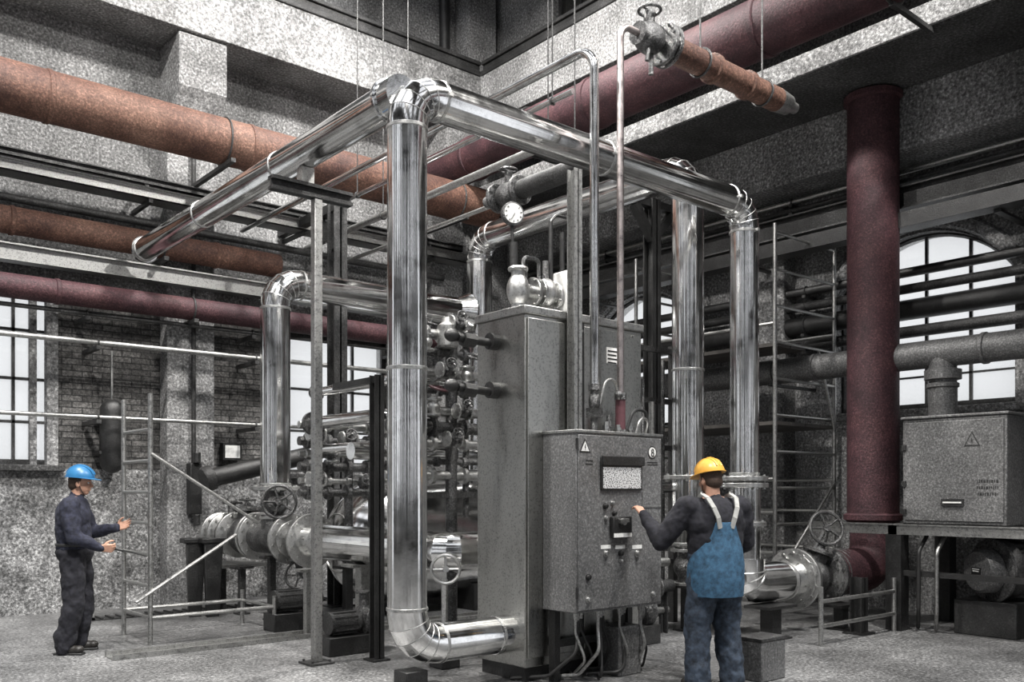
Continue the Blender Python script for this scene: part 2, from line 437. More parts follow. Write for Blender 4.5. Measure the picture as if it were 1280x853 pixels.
# ================================================================= PIPES
def band(parent, c, ax, r, n='clamp_band', w=.03):
    b = MB(); c = Vector(c); ax = Vector(ax).normalized(); u, v = perp(ax)
    b.lathe(c-ax*w/2, ax, [(0,r+.002),(w*.15,r+.008),(w*.85,r+.008),(w,r+.002)], 36)
    b.box(c+u*(r+.018), (.03,.03,.03), Matrix((u, ax, u.cross(ax))).transposed())
    return b.build(n, M['flange'], parent)
def lobster(parent, a, b_, c, R, r, n=5, m_='clad', mark=True):
    """segmented elbow at corner b_; returns its two ends"""
    pts = fillet([a,b_,c], R, n)[1:-1]
    e0 = pts[0]+(Vector(a)-Vector(b_)).normalized()*.035; e1 = pts[-1]+(Vector(c)-Vector(b_)).normalized()*.035
    mb = MB(); mb.sweep([e0]+pts+[e1], r*1.02, 36); e = mb.build('elbow', M[m_], parent, ang=12)
    if mark:
        s = MB()
        for i in range(1, len(pts)-1):
            t = (pts[i+1]-pts[i-1]).normalized(); s.torus(pts[i], t, r*1.022, .004, 36, 6)
        s.build('seam_bead', M['flange'], e)
    return pts[0], pts[-1]
def ring(mb, a, d, L, r, seg=96):          # hand-rolled sheet cladding is never perfectly round
    u, v = perp(d); rng = random.Random(int(abs(a.x*37+a.y*91+a.z*53)*10)); ph = [rng.uniform(0,6.28) for _ in range(4)]
    vs = []; fs = []; n = max(2, int(L/.35)+1)
    for i in range(n):
        z = L*i/(n-1)
        for k in range(seg):
            t = 2*PI*k/seg
            q = r*(1+.008*math.sin(7*t+ph[0]+.15*math.sin(z*2))+.006*math.sin(13*t+ph[1])+.0035*math.sin(22*t+ph[2]+.2*math.sin(z*3)))
            vs.append(a+d*z+(u*math.cos(t)+v*math.sin(t))*q)
    for i in range(n-1):
        for k in range(seg):
            k2 = (k+1) % seg; fs.append((i*seg+k2, i*seg+k, (i+1)*seg+k, (i+1)*seg+k2))
    fs.append(list(range(seg))); fs.append([(n-1)*seg+k for k in reversed(range(seg))])
    mb.add(vs, fs)
def straight(parent, a, b_, r, name='pipe_section', m_='clad', seg=40, caps=False):
    mb = MB(); a = Vector(a); b_ = Vector(b_); d = (b_-a).normalized(); L = (b_-a).length
    ring(mb, a, d, L, r) if m_ == 'clad' else mb.lathe(a, d, [(0,r),(L,r)], seg)
    return mb.build(name, M[m_], parent)
def clad_line(name, label, cat, pts, r, R, bands=True, n=5, every=1.6):
    pts = [Vector(p) for p in pts]
    t = thing(name, label, cat, pts[0])
    ends = [pts[0]]
    for i in range(1, len(pts)-1):
        p0, p1 = lobster(t, pts[i-1], pts[i], pts[i+1], R, r, n); ends += [p0, p1]
    ends.append(pts[-1])
    for i in range(0, len(ends), 2):
        a, b_ = ends[i], ends[i+1]; L = (b_-a).length
        if L < .02: continue
        straight(t, a, b_, r)
        if bands:
            k = max(1, round(L/every)); d = (b_-a).normalized()
            for j in range(k+1):
                q = a+d*min(max(L*j/k, .03), L-.03); band(t, q, d, r)
    return t
R1 = .152
A0 = Vector((3.86,5.8,4.62))
# main overhead loop: left arm, front riser, header, rear riser
t = clad_line('insulated_pipe', 'shiny steel pipe arm running back from the top corner to a capped end', 'pipe',
              [(3.86,6.02,4.62),(3.86,11.72,4.62)], R1*.93, .3, every=1.9)
b = MB(); b.lathe((3.86,11.72,4.62),(0,1,0),[(0,.165),(.05,.165),(.09,.12),(.11,.02)],36); b.build('end_cap', M['clad'], t)
t = clad_line('insulated_pipe', 'thick shiny steel riser with elbowed header crossing over the tall cabinet', 'pipe',
              [(4.75,5.8,.38),(3.86,5.8,.38),(3.86,5.8,4.62),(8.16,5.8,4.62),(8.16,5.8,1.72)], R1, .26, every=2.2)
b = MB(); b.lathe((3.86,5.86,4.62),(0,1,0),[(0,.15),(.16,.155),(.165,.175),(.19,.175),(.2,.15)],36); b.build('branch_collar', M['clad'], t)
for z_ in (1.70,1.63):
    b = MB(); b.flange((8.16,5.8,z_),(0,0,1),.25,.05,n=10); b.build('flange', M['flange'], t)
straight(t, (8.16,5.8,1.62), (8.16,5.8,.85), .17, 'lower_riser')
b = MB(); b.flange((8.16,5.8,1.22),(0,0,1),.23,.045,n=10); b.build('flange', M['flange'], t)
pts = fillet([(8.16,5.8,.85),(8.16,5.8,.58),(8.75,5.75,.58)], .26, 4)
b = MB(); b.sweep(pts, .215, 36); b.build('elbow', M['clad'], t, ang=12)
b = MB()
for i in (1,2,3): b.torus(pts[i], pts[i+1]-pts[i-1], .218, .008, 36, 6)
b.build('seam_bead', M['flange'], t)
straight(t, (4.70,5.8,.38), (4.95,5.8,.38), .158, 'pipe_section')
# second loop U2 + U3
R2 = .178
t = clad_line('insulated_pipe', 'steel pipe loop dropping behind the big header and running back over the tall cabinet', 'pipe',
              [(8.1,6.51,.95),(8.1,6.51,5.2),(8.1,10.3,5.2),(8.1,10.3,1.75)], R2, .3, every=2.4)
b = MB(); b.flange((8.1,6.51,1.72),(0,0,1),.27,.05); b.build('flange', M['flange'], t)
t = clad_line('insulated_pipe', 'lower shiny steel pipe with elbow on the left of the thick front riser', 'pipe',
              [(4.94,10.3,1.62),(4.94,10.3,4.12),(7.91,10.3,4.12)], R2, .3, every=2.4)
b = MB(); b.flange((4.94,10.3,1.60),(0,0,1),.29,.05); b.build('flange', M['flange'], t)
b = MB(); b.lathe((7.66,10.3,4.12),(1,0,0),[(0,.178),(.2,.27),(.24,.2)],32); b.build('saddle', M['clad'], t)
# rusty pipes along the north wall
def wall_pipe(label, x0, x1, Y, z, r, m_, group=None, brackets=(), name='steel_pipe', endcap=False, joints=()):
    t = thing(name, label, 'pipe', (x0,Y,z), group)
    straight(t, (x0,Y,z), (x1,Y,z), r, m_=m_, seg=28)
    for q in joints:
        b = MB(); b.lathe((q,Y,z),(1,0,0),[(0,r+.001),(.01,r+.012),(.05,r+.012),(.06,r+.001)],28); b.build('weld_collar', M[m_], t)
    for q in brackets:
        b = MB(); b.bar((q,Y-r-.03,z-r-.03),(q,NY,z-r-.03),.06,.05); b.torus((q,Y,z),(1,0,0),r+.01,.012,24,6); b.build('bracket', M['dark'], t)
    return t
wall_pipe('thickest rust-brown pipe high on the left wall', -3.9, 9.1, 11.3, 6.06, .29, 'brown', None, (1.0,4.7,8.4), joints=(.2,2.6,5.0,7.4))
wall_pipe('middle rust-brown pipe on the left wall ending behind the steel arm', -3.9, 5.85, 12.12, 4.80, .165, 'brown', None, (1.2,4.2), joints=(2.4,4.9))
wall_pipe('lowest maroon pipe on the left wall above the window', -3.9, 8.9, 12.12, 4.02, .148, 'maroon', None, (1.0,4.6,8.4), joints=(2.9,6.4))
wall_pipe('thin dark conduit just below the maroon pipe on the left wall', -3.9, 9, 12.2, 3.81, .028, 'dark', None, (1,3.3,5.5,8))
wall_pipe('thin pale rail pipe crossing the top of the left window', -3.9, 9, 12.1, 3.44, .034, 'galv', None, (.5,3.4,5.5,8.6))
wall_pipe('thin pale rail pipe crossing the middle of the left window', -3.9, 9, 12.1, 2.50, .026, 'galv', None, (.5,3.4,5.5,8.6))
wall_pipe('slim dark pipe under the cable tray on the left wall', -3.9, 8.9, 12.3, 5.12, .05, 'dark', None, (1,4.2,7))
def tray(name, label, x0, x1, Y0, Y1, z0, z1, m_, br):
    t = thing(name, label, 'cable tray', (x0,Y0,z0)); b = MB()
    b.bb(x0,x1,Y0,Y1,z0,z0+.015); b.bb(x0,x1,Y0,Y0+.012,z0,z1); b.bb(x0,x1,Y1-.012,Y1,z0,z1); b.bb(x0,x1,Y0-.03,Y0,z1-.015,z1)
    b.build('tray_channel', M[m_], t, flat=True)
    b = MB()
    for k in range(4): b.cyl((x0,Y0+.05+k*.06,z0+.03),(x1,Y0+.05+k*.06,z0+.03),.022,seg=8)
    b.build('cable', M['rubber'], t)
    for q in br:
        b = MB(); b.bb(q,q+.05,Y0,NY,z0-.05,z0); b.build('bracket', M['dark'], t)
    return t
tray('cable_tray', 'long dark cable tray with cables high on the left wall', -3.9, 9.2, 12.0, 12.3, 5.36, 5.50, 'galv', (-1,1.5,4,6.2,8.5))
tray('cable_tray', 'narrow cable channel directly above the long cable tray', -3.9, 9.2, 12.15, 12.35, 5.58, 5.68, 'dark', (-1,1.5,4,6.2,8.5))
b = MB(); b.bb(-3.9,9.0,12.28,12.30,4.36,4.55); b.bb(-3.9,9,12.2,12.4,4.35,4.37); b.bb(-3.9,9,12.2,12.4,4.54,4.56)
for q in (-1,1.6,4.2,6.8): b.bb(q,q+.08,12.3,NY,4.38,4.53)
tag(b.build('steel_beam', M['galv'], flat=True), 'pale steel channel between the two lower rusty pipes on the left wall', 'beam')
# overhead maroon pipe towards the viewer, near the ceiling
t = thing('steel_pipe', 'huge maroon overhead pipe running under the roof towards top centre', 'pipe', (8.6,12.4,6.7))
straight(t, (8.6,12.68,6.70), (8.6,-1.5,6.70), .32, m_='maroon', seg=32)
for y in (11,8.4,5.8,3.2):
    b = MB(); b.lathe((8.6,y,6.7),(0,1,0),[(0,.321),(.01,.337),(.07,.337),(.08,.321)],32); b.build('weld_collar', M['maroon'], t)
for y in (9.7,4.4):
    b = MB(); b.torus((8.6,y,6.7),(0,1,0),.335,.015,28,6); b.bar((8.6,y,6.37),(9.46,y,6.37),.05,.05); b.build('bracket', M['dark'], t)
# tapped brown pipe with valve head
t = thing('steel_pipe', 'short brown pipe with a flanged valve end hanging at top centre', 'pipe', (6.3,5.4,5.6))
straight(t, (6.38,5.4,5.62), (8.15,5.4,5.62), .118, m_='brown', seg=26)
for q in (7.05,7.6):
    b = MB(); b.lathe((q,5.4,5.62),(1,0,0),[(0,.12),(.01,.14),(.06,.14),(.07,.12)],26); b.build('weld_collar', M['brown'], t)
b = MB(); b.lathe((8.15,5.4,5.62),(1,0,0),[(0,.119),(.2,.10),(.26,.06),(.34,.055),(.35,.03)],20); b.build('end_cap', M['galv'], t)
for x_ in (6.42,6.35):
    b = MB(); b.flange((x_,5.4,5.62),(1,0,0),.19,.04,n=10); b.build('flange', M['castiron'], t)
b = MB(); b.ell((6.18,5.4,5.62),(.16,.13,.14)); b.cyl((6.02,5.4,5.62),(6.1,5.4,5.62),.1); b.cyl((6.18,5.4,5.7),(6.18,5.4,5.86),.05); b.torus((6.18,5.4,5.87),(0,0,1),.1,.014,20,6); b.cyl((6.1,5.4,5.87),(6.26,5.4,5.87),.01,seg=6)
b.cyl((6.2,5.4,5.5),(6.2,5.4,5.3),.022,seg=10); b.cyl((6.12,5.36,5.5),(6.1,5.36,5.38),.018,seg=10); b.build('valve_body', M['castiron'], t)
for q in (6.9,7.9):
    b = MB(); b.torus((q,5.4,5.62),(1,0,0),.13,.012,20,6); b.cyl((q,5.4,5.75),(q,5.4,TOP-.5),.01,seg=6); b.build('hanger_rod', M['dark'], t)
# vertical thin tubes
t = thing('steel_tube', 'thin shiny tube bending down from the ceiling onto the control box', 'tube', (5.48,5.4,2.05))
b = MB(); b.tube([(5.48,12.5,5.33),(5.48,5.4,5.33),(5.48,5.4,2.42)], .038, .2, 18, 8); b.build('tube_run', M['clad'], t)
b = MB(); b.ell((5.48,5.4,2.32),(.05,.05,.09)); b.cyl((5.48,5.4,2.04),(5.48,5.4,2.42),.032); b.bb(5.43,5.53,5.35,5.45,2.19,2.27); b.cyl((5.48,5.4,2.42),(5.48,5.4,2.47),.055,seg=6); b.build('valve_body', M['castiron'], t)
t = thing('copper_tube', 'thin reddish tube running straight down from the hanging valve', 'tube', (5.80,5.4,2.05))
b = MB(); b.tube([(6.12,5.4,5.62),(5.80,5.4,5.62),(5.80,5.4,2.35)], .03, .12, 16, 8); b.build('tube_run', M['copper'], t)
b = MB(); b.cyl((5.80,5.4,2.04),(5.80,5.4,2.36),.044); b.build('red_sleeve', M['red'], t)
b = MB(); b.cyl((5.80,5.4,2.36),(5.80,5.4,2.42),.055,seg=6); b.cyl((5.80,5.4,2.04),(5.80,5.4,2.1),.06); b.ell((5.74,5.36,2.40),(.035,.03,.03)); b.build('union_nut', M['castiron'], t)
# small pipes running back overhead (behind the header)
for lab, X, z, r, y0, m_ in (('thin steel tube behind the corner of the header, uppermost of the three', 6.2, 5.49, .028, 6.4, 'clad'),
                      ('double-height steel rail running back behind the header elbow', 6.6, 5.30, .045, 6.9, 'galv'),
                      ('thin grey tube lowest of the overhead tubes behind the header', 7.0, 5.07, .028, 6.9, 'galv')):
    t = thing('overhead_tube', lab, 'tube', (X,y0,z)); straight(t, (X,y0,z), (X,NY,z), r, m_=m_, seg=14)
    for y in (y0+.3,10.5):
        b = MB(); b.cyl((X,y,z),(X,y,TOP-.5),.008,seg=6); b.torus((X,y,z),(0,1,0),r+.01,.008,14,6); b.build('hanger_rod', M['dark'], t)
# branch from header with valve and hanging gauge
t = thing('branch_pipe', 'dark branch pipe with flanged valve running back from the header', 'pipe', (6.0,5.9,4.6))
straight(t, (6.0,5.93,4.62), (6.0,6.95,4.62), .095, m_='dark', seg=24)
for y_ in (6.97,7.32):
    b = MB(); b.flange((6.0,y_,4.62),(0,1,0),.15,.04,n=8); b.build('flange', M['castiron'], t)
b = MB(); b.ell((6.0,7.15,4.62),(.12,.17,.12)); b.cyl((6,7.15,4.7),(6,7.15,4.86),.04); b.torus((6,7.15,4.87),(0,0,1),.09,.012,20,6); b.cyl((5.92,7.15,4.87),(6.08,7.15,4.87),.009,seg=6); b.cyl((6,7.34,4.62),(6,7.5,4.62),.06); b.build('valve_body', M['castiron'], t)
# T-stand under the left arm and other posts
t = thing('pipe_stand', 'pale steel post with a cross bar carrying the overhead pipe arm', 'stand', (3.86,6.9,0))
p = onD(396,600,8.25); px_, py_ = 3.97, 7.44
b = MB(); b.bb(px_-.04,px_+.04,py_-.04,py_+.04,.02,4.22); b.build('post', M['galv'], t, .006)
b = MB(); b.bb(px_-.45,px_+.35,py_-.05,py_+.05,4.22,4.25); b.bb(px_-.45,px_+.35,py_-.05,py_+.05,4.31,4.34); b.bb(px_-.45,px_+.35,py_-.01,py_+.01,4.22,4.34); b.build('cross_bar', M['dark'], t)
b = MB(); b.bb(3.80,3.92,py_-.05,py_+.05,4.34,4.475); b.build('saddle', M['galv'], t)
b = MB(); b.bb(px_-.12,px_+.12,py_-.12,py_+.12,0,.02); b.bolts((px_,py_,.02),(0,0,1),.12,4,.012,.04); b.build('base_plate', M['dark'], t)
def hpost(name, label, x, y, h, w, m_, arms=None, z0=0):
    t = thing(name, label, 'post', (x,y,z0)); b = MB(); f = w*.12
    b.bb(x-w/2,x+w/2,y-w/2,y-w/2+f,z0,h); b.bb(x-w/2,x+w/2,y+w/2-f,y+w/2,z0,h); b.bb(x-f/2,x+f/2,y-w/2,y+w/2,z0,h)
    b.build('post', M[m_], t, flat=True)
    b = MB(); b.bb(x-w*.9,x+w*.9,y-w*.9,y+w*.9,z0,z0+.02); b.build('base_plate', M[m_], t)
    for (a_,c_) in (arms or []):
        b = MB(); b.bar(a_, c_, w*.6, w*.6); b.build('brace', M[m_], t)
    return t
hpost('steel_column', 'dark steel column behind the left steel elbow', 6.18, 11.0, 5.55, .2, 'dark', [((6.18,11,5.45),(6.18,12.7,5.45)),((6.18,11,4.9),(6.18,11.6,5.45))])
hpost('steel_column', 'dark steel column with angled braces right of the cabinet', 8.78, 7.63, 5.25, .16, 'black',
      [((8.36,7.63,5.2),(9.5,7.63,5.2)),((8.78,7.63,4.75),(8.45,7.63,5.15)),((8.78,7.63,4.75),(9.16,7.63,5.15))])
hpost('steel_column', 'short dark post just left of the thick front riser', 4.47, 7.22, 2.64, .1, 'black', [((4.47,7.22,2.6),(4.47,8.0,2.6))])
hpost('steel_channel', 'narrow upright steel channel rising above the control box', 5.345, 5.5, 4.28, .09, 'galv', None, 2.05)
# pipes on the east wall
def epipe(label, X, z, r, y0, y1, m_, ys, name='steel_pipe', joints=()):
    t = thing(name, label, 'pipe', (X,y0,z)); straight(t, (X,y0,z), (X,y1,z), r, m_=m_, seg=24)
    for y in ys:
        b = MB(); b.bar((X-r-.02,y,z-r-.02),(EX,y,z-r-.02),.05,.04); b.torus((X,y,z),(0,1,0),r+.008,.01,20,6); b.build('bracket', M['dark'], t)
    for y in joints:
        b = MB(); b.lathe((X,y,z),(0,1,0),[(0,r+.001),(.01,r+.015),(.05,r+.015),(.06,r+.001)],24); b.build('joint_collar', M[m_], t)
    return t
epipe('slim dark pipe crossing the arched window just under its arch', 11.3, 4.35, .06, -1.8, 12.6, 'black', (3,7,10.5))
epipe('slim dark pipe second from the top across the arched window', 11.3, 4.14, .06, -1.8, 12.6, 'dark', (3,7,10.5))
epipe('thick dark pipe crossing the middle of the arched window', 11.34, 3.88, .13, -1.8, 12.6, 'black', (3,7,10.5), joints=(3.9,8))
epipe('dark pipe between the thick dark and the grey lagged pipe at right', 11.3, 3.59, .075, -1.8, 12.6, 'dark', (3,7,10.5))
t = epipe('grey lagged pipe with joint bands above the grey machine box', 10.6, 3.17, .165, -1.8, 12.6, 'machine', (3.2,7,10.5), 'lagged_pipe', (2.4,3.4,4.3,5.5,6.4,7.4,8.6))
epipe('upper slim pale pipe below the concrete ledge at right', 10.95, 5.52, .035, -1.8, 12.6, 'galv', (3,7,10.5))
epipe('lower slim dark pipe below the concrete ledge at right', 10.95, 5.40, .035, -1.8, 12.6, 'dark', (3,7,10.5))
b = MB(); X = 10.8
b.bb(X-.1,X+.1,-1.8,12.6,5.25,5.27); b.bb(X-.1,X+.1,-1.8,12.6,4.99,5.01); b.bb(X-.008,X+.008,-1.8,12.6,5,5.26)
for y in (1,4.2,7.5,10.6): b.bb(X,EX,y,y+.1,5.02,5.12)
tag(b.build('steel_beam', M['dark'], flat=True), 'long dark steel joist below the concrete ledge at right', 'beam')
b = MB(); b.bb(X-.26,X-.24,-1.8,12.6,4.72,4.9); b.bb(X-.25,X-.0,-1.8,12.6,4.72,4.735)
for y in (1,4.2,7.5,10.6): b.bb(X-.1,EX,y,y+.08,4.69,4.72)
tag(b.build('cable_tray', M['black'], flat=True), 'black cable tray under the long dark joist at right', 'cable tray')
# big maroon vertical pipe with elbow and flanges
t = thing('steel_pipe', 'thick vertical maroon pipe in front of the arched window', 'pipe', (10.5,5.6,1.25))
straight(t, (10.5,5.6,1.18), (10.5,5.6,6.39), .30, m_='maroon', seg=40)
for z_ in (6.29,1.2):
    b = MB(); b.lathe((10.5,5.6,z_),(0,0,1),[(0,.302),(.02,.34),(.08,.34),(.1,.302)],36); b.build('weld_collar', M['maroon'], t)
pts = fillet([(10.5,5.6,1.2),(10.5,5.6,.62),(9.55,5.68,.62)], .45, 5)
b = MB(); b.sweep(pts, .265, 36); b.build('elbow', M['maroon'], t, ang=12)
b = MB()
for q in (9.58,9.66,9.74,9.82,9.90): b.torus((q,5.68,.62),(1,0,0),.25,.03,32,8)
b.build('expansion_bellows', M['castiron'], t)
b = MB(); b.flange((9.52,5.69,.6),(1,0,0),.33,.05,n=12); b.build('flange', M['castiron'], t)
# ================================================================= VALVES AND FITTINGS
def handwheel(parent, c, ax, R, m_='castiron', spokes=5):
    b = MB(); c = Vector(c); ax = Vector(ax).normalized(); u, v = perp(ax)
    b.torus(c, ax, R, R*.09+.004, 30, 8); b.cyl(c-ax*.02, c+ax*.03, R*.18+.006, seg=12)
    for k in range(spokes):
        a = 2*PI*k/spokes; d = u*math.cos(a)+v*math.sin(a); b.cyl(c, c+d*R, R*.06+.003, seg=6)
    return b.build('handwheel', M[m_], parent)
def gate_valve(label, c, ax, r, up, stem=.35, wR=None, name='gate_valve', m_='castiron', group=None, wm='castiron', wax=None, small=False):
    c = Vector(c); ax = Vector(ax).normalized(); up = Vector(up).normalized(); wR = wR or r*1.3
    t = thing(name, label, 'valve', c-Vector((0,0,r)), group)
    b = MB(); L = r*1.25
    b.lathe(c-ax*L, ax, [(0,r*.72),(L*.35,r*.74),(L*.7,r*1.02),(L,r*1.1),(L*1.3,r*1.02),(L*1.65,r*.74),(L*2,r*.72)], 28)
    b.cap(c, c+up*r*1.2, r*.72, r*.55); b.build('valve_body', M[m_], t)
    for s_ in (-1,1):
        b = MB(); b.flange(c+ax*L*s_, ax, r*1.32, r*.16+.01, n=8); b.build('flange', M['flange'], t)
    b = MB(); q = c+up*r*1.45; b.flange(q, up, r*.8, r*.14+.01, n=6); b.cap(q, q+up*(stem*.45), r*.36, r*.2); b.build('bonnet', M[m_], t)
    b = MB(); b.cyl(q, q+up*(stem+.05), max(.008,r*.07), seg=8)
    if stem > .2:
        u, v = perp(ax.cross(up) if abs(ax.dot(up)) < .9 else ax)
        for s_ in (-1,1): b.bar(q+ax*r*.5*s_, q+ax*r*.2*s_+up*stem*.85, r*.12, r*.12)
        b.bar(q-ax*r*.24+up*stem*.85, q+ax*r*.24+up*stem*.85, r*.2, r*.2)
    b.build('stem', M['flange'], t)
    handwheel(t, q+up*stem, wax or up, wR, wm)
    return t
# run below the left riser, along y at x = 4.94
X0, Z0 = 4.94, 1.0
t = thing('flanged_pipe', 'shiny horizontal flanged pipe passing behind the thick front riser', 'pipe', (X0,9.2,Z0))
straight(t, (X0,6.95,Z0), (X0,9.35,Z0), .19, m_='clad'); 
b = MB(); b.flange((X0,9.38,Z0),(0,1,0),.31,.05,n=12); b.build('flange', M['flange'], t)
b = MB(); b.lathe((X0,9.05,Z0),(0,1,0),[(0,.192),(.02,.205),(.05,.205),(.06,.192)],36); b.build('clamp_band', M['flange'], t)
pts = fillet([(X0,7.1,Z0),(X0,6.75,Z0),(X0+.5,6.75,Z0)], .22, 4); b = MB(); b.sweep(pts, .19, 32); b.build('elbow', M['clad'], t, ang=12)
t = thing('pipe_tee', 'flanged pipe tee under the left steel riser', 'pipe fitting', (X0,10.3,Z0))
b = MB(); b.cyl((X0,9.85,Z0),(X0,10.75,Z0),.2,seg=28); b.cyl((X0,10.3,Z0),(X0,10.3,1.28),.17,seg=28); b.build('tee_body', M['castiron'], t)
for y in (9.87,10.73):
    b = MB(); b.flange((X0,y,Z0),(0,1,0),.30,.05,n=12); b.build('flange', M['flange'], t)
gate_valve('flanged gate valve between the shiny pipe and the tee, wheel facing the hall', (X0,9.60,Z0), (0,1,0), .17, (-.15,-.1,-1), .16, .16, wax=(-.6,-.8,.1))
gate_valve('round flanged valve at the far left end of the pipe run', (X0,11.1,Z0), (0,1,0), .23, (0,0,1), .12, .1)
t = gate_valve('gate valve with large handwheel directly under the left steel riser', (X0,10.3,1.42), (0,0,1), .14, (-.35,-.94,.05), .26, .19, wax=(-.5,-.85,0))
t = thing('pipe_end', 'blind flanged pipe stub at the far left of the run', 'pipe fitting', (X0,11.65,Z0))
b = MB(); b.cyl((X0,11.42,Z0),(X0,11.95,Z0),.19,seg=28); b.build('pipe_section', M['castiron'], t)
for y in (11.44,11.75,11.97):
    b = MB(); b.flange((X0,y,Z0),(0,1,0),.28,.05,n=12); b.build('flange', M['flange'], t)
b = MB(); b.cyl((X0,11.6,Z0+.15),(X0,11.6,Z0+.42),.05); b.cyl((X0-.12,11.6,Z0+.42),(X0+.14,11.6,Z0+.42),.025); b.ell((X0,11.6,Z0+.43),(.07,.07,.07)); b.build('vent_valve', M['castiron'], t)
b = MB(); b.bb(X0-.35,X0+.3,11.2,11.9,Z0-.42,Z0-.38); b.build('support_plate', M['galv'], t)
# legs under the run
def leg_stand(label, x, y, h, w=.08, m_='dark', name='pipe_stand', group=None):
    t = thing(name, label, 'stand', (x,y,0), group)
    b = MB(); b.bb(x-w/2,x+w/2,y-w/2,y+w/2,.02,h); b.build('leg', M[m_], t, .005)
    b = MB(); b.bb(x-w*1.6,x+w*1.6,y-w,y+w,h,h+.03); b.build('saddle', M[m_], t)
    b = MB(); b.bb(x-w,x+w,y-w,y+w,0,.02); b.build('base_plate', M[m_], t)
    return t
leg_stand('dark leg under the left end of the valve run', X0-.12, 11.62, Z0-.45)
leg_stand('second dark leg from the left under the valve run', X0-.1, 11.05, Z0-.42)
leg_stand('dark leg under the flanged tee of the left riser', X0-.05, 10.3, Z0-.25)
leg_stand('pale stout leg under the shiny horizontal pipe', X0, 8.25, Z0-.22, .12, 'galv')
leg_stand('thin pale leg right of the lower handwheel', X0-.3, 8.9, Z0-.3, .07, 'galv')
leg_stand('dark leg behind the pale stout leg of the shiny pipe', X0+.25, 9.0, Z0-.3, .09, 'black')
leg_stand('dark leg under the bellows of the maroon pipe', 9.5, 5.45, .26, .12, 'black')
leg_stand('black leg under the steel elbow right of the near worker', 8.35, 5.6, .33, .16, 'black')
leg_stand('dark leg below the flanged valve of the second steel riser', 8.1, 6.51, .49, .12, 'black')
# small pump set below the run
def pump(label, c, s=1.0):
    t = thing('water_pump', label, 'pump', (c[0],c[1],0)); x,y,z = c
    b = MB(); b.cyl((x-.2*s,y,z),(x+.12*s,y,z),.11*s,seg=24)
    for k in range(12):
        a = 2*PI*k/12; b.bar((x-.17*s,y+.11*s*math.cos(a),z+.11*s*math.sin(a)),(x+.08*s,y+.11*s*math.cos(a),z+.11*s*math.sin(a)),.01,.02)
    b.build('motor', M['dark'], t)
    b = MB(); b.lathe((x+.14*s,y,z),(1,0,0),[(0,.09*s),(.03*s,.15*s),(.1*s,.15*s),(.13*s,.08*s),(.2*s,.06*s)],24); b.cyl((x+.2*s,y,z),(x+.2*s,y,z+.28*s),.05*s); b.flange((x+.2*s,y,z+.28*s),(0,0,1),.09*s,.02,n=6); b.build('pump_casing', M['castiron'], t)
    b = MB(); b.bb(x-.25*s,x+.3*s,y-.13*s,y+.13*s,0,z-.12*s); b.build('base', M['black'], t, .01)
    return t
pump('small dark pump on a black base below the shiny pipe', (4.75,9.5,.33), 1.1)
pump('small pump low behind the foot of the thick riser', (4.45,7.75,.30), 1.0)
pump('small pump on the floor between the control box and near worker', (6.85,6.3,.34), 1.2)
# the tank
t = thing('pressure_tank', 'large horizontal steel tank lying behind the thick riser', 'tank', (6.8,10,0))
TY, TZ, TR = 10.0, .92, .78
b = MB(); b.lathe((6.2,TY,TZ),(1,0,0),[(0,TR),(1.6,TR)],56); b.build('shell', M['clad'], t)
b = MB(); b.lathe((5.52,TY,TZ),(1,0,0),[(0,.02),(.03,.18),(.1,.36),(.22,.53),(.38,.67),(.54,.75),(.68,TR)],56); b.build('domed_end', M['clad'], t, ang=60)
b = MB(); b.torus((6.2,TY,TZ),(1,0,0),TR,.012,56,8); b.torus((5.62,TY,TZ),(1,0,0),.365,.01,40,8); b.build('seam_bead', M['flange'], t)
b = MB(); b.flange((7.75,TY,TZ),(1,0,0),.95,.09,n=30); b.build('end_flange', M['black'], t)
b = MB()
for x in (6.35,7.3):
    b = MB(); b.bb(x,x+.14,TY-.6,TY+.6,0,.35); b.build('cradle', M['black'], t)
b = MB(); b.cyl((6.5,TY,TZ+.7),(6.5,TY,TZ+1.0),.08); b.flange((6.5,TY,TZ+1.0),(0,0,1),.14,.03,n=8); b.cyl((6.9,TY-.1,TZ+.7),(6.9,TY-.1,TZ+.98),.05); b.ell((6.9,TY-.1,TZ+1.05),(.08,.06,.1)); b.build('nozzle', M['castiron'], t)
# floor stand valve right of the riser
t = thing('valve_stand', 'floor-standing handwheel just right of the thick riser', 'valve', (4.82,6.42,0))
p = onD(557,712,8.0)
handwheel(t, p, (-.45,-.88,.1), .125, 'flange', 4)
b = MB(); b.cyl((p.x+.04,p.y+.07,0),(p.x+.04,p.y+.07,p.z-.02),.018); b.cyl((p.x,p.y,p.z),(p.x+.06,p.y+.12,p.z),.02); b.cyl((p.x+.04,p.y+.07,p.z-.5),(p.x+.04,p.y+.07,p.z-.1),.03); b.build('stem', M['flange'], t)
b = MB(); b.bb(p.x-.06,p.x+.14,p.y-.03,p.y+.17,0,.1); b.build('base_plate', M['black'], t, .01)
# plinth below the foot elbow
b = MB(); b.bb(3.68,4.25,5.62,5.98,0,.05); b.bb(3.8,4.0,5.72,5.9,.05,.2); tag(b.build('support_block', M['black'], bevel=.01), 'dark support block under the foot elbow of the thick riser', 'support')
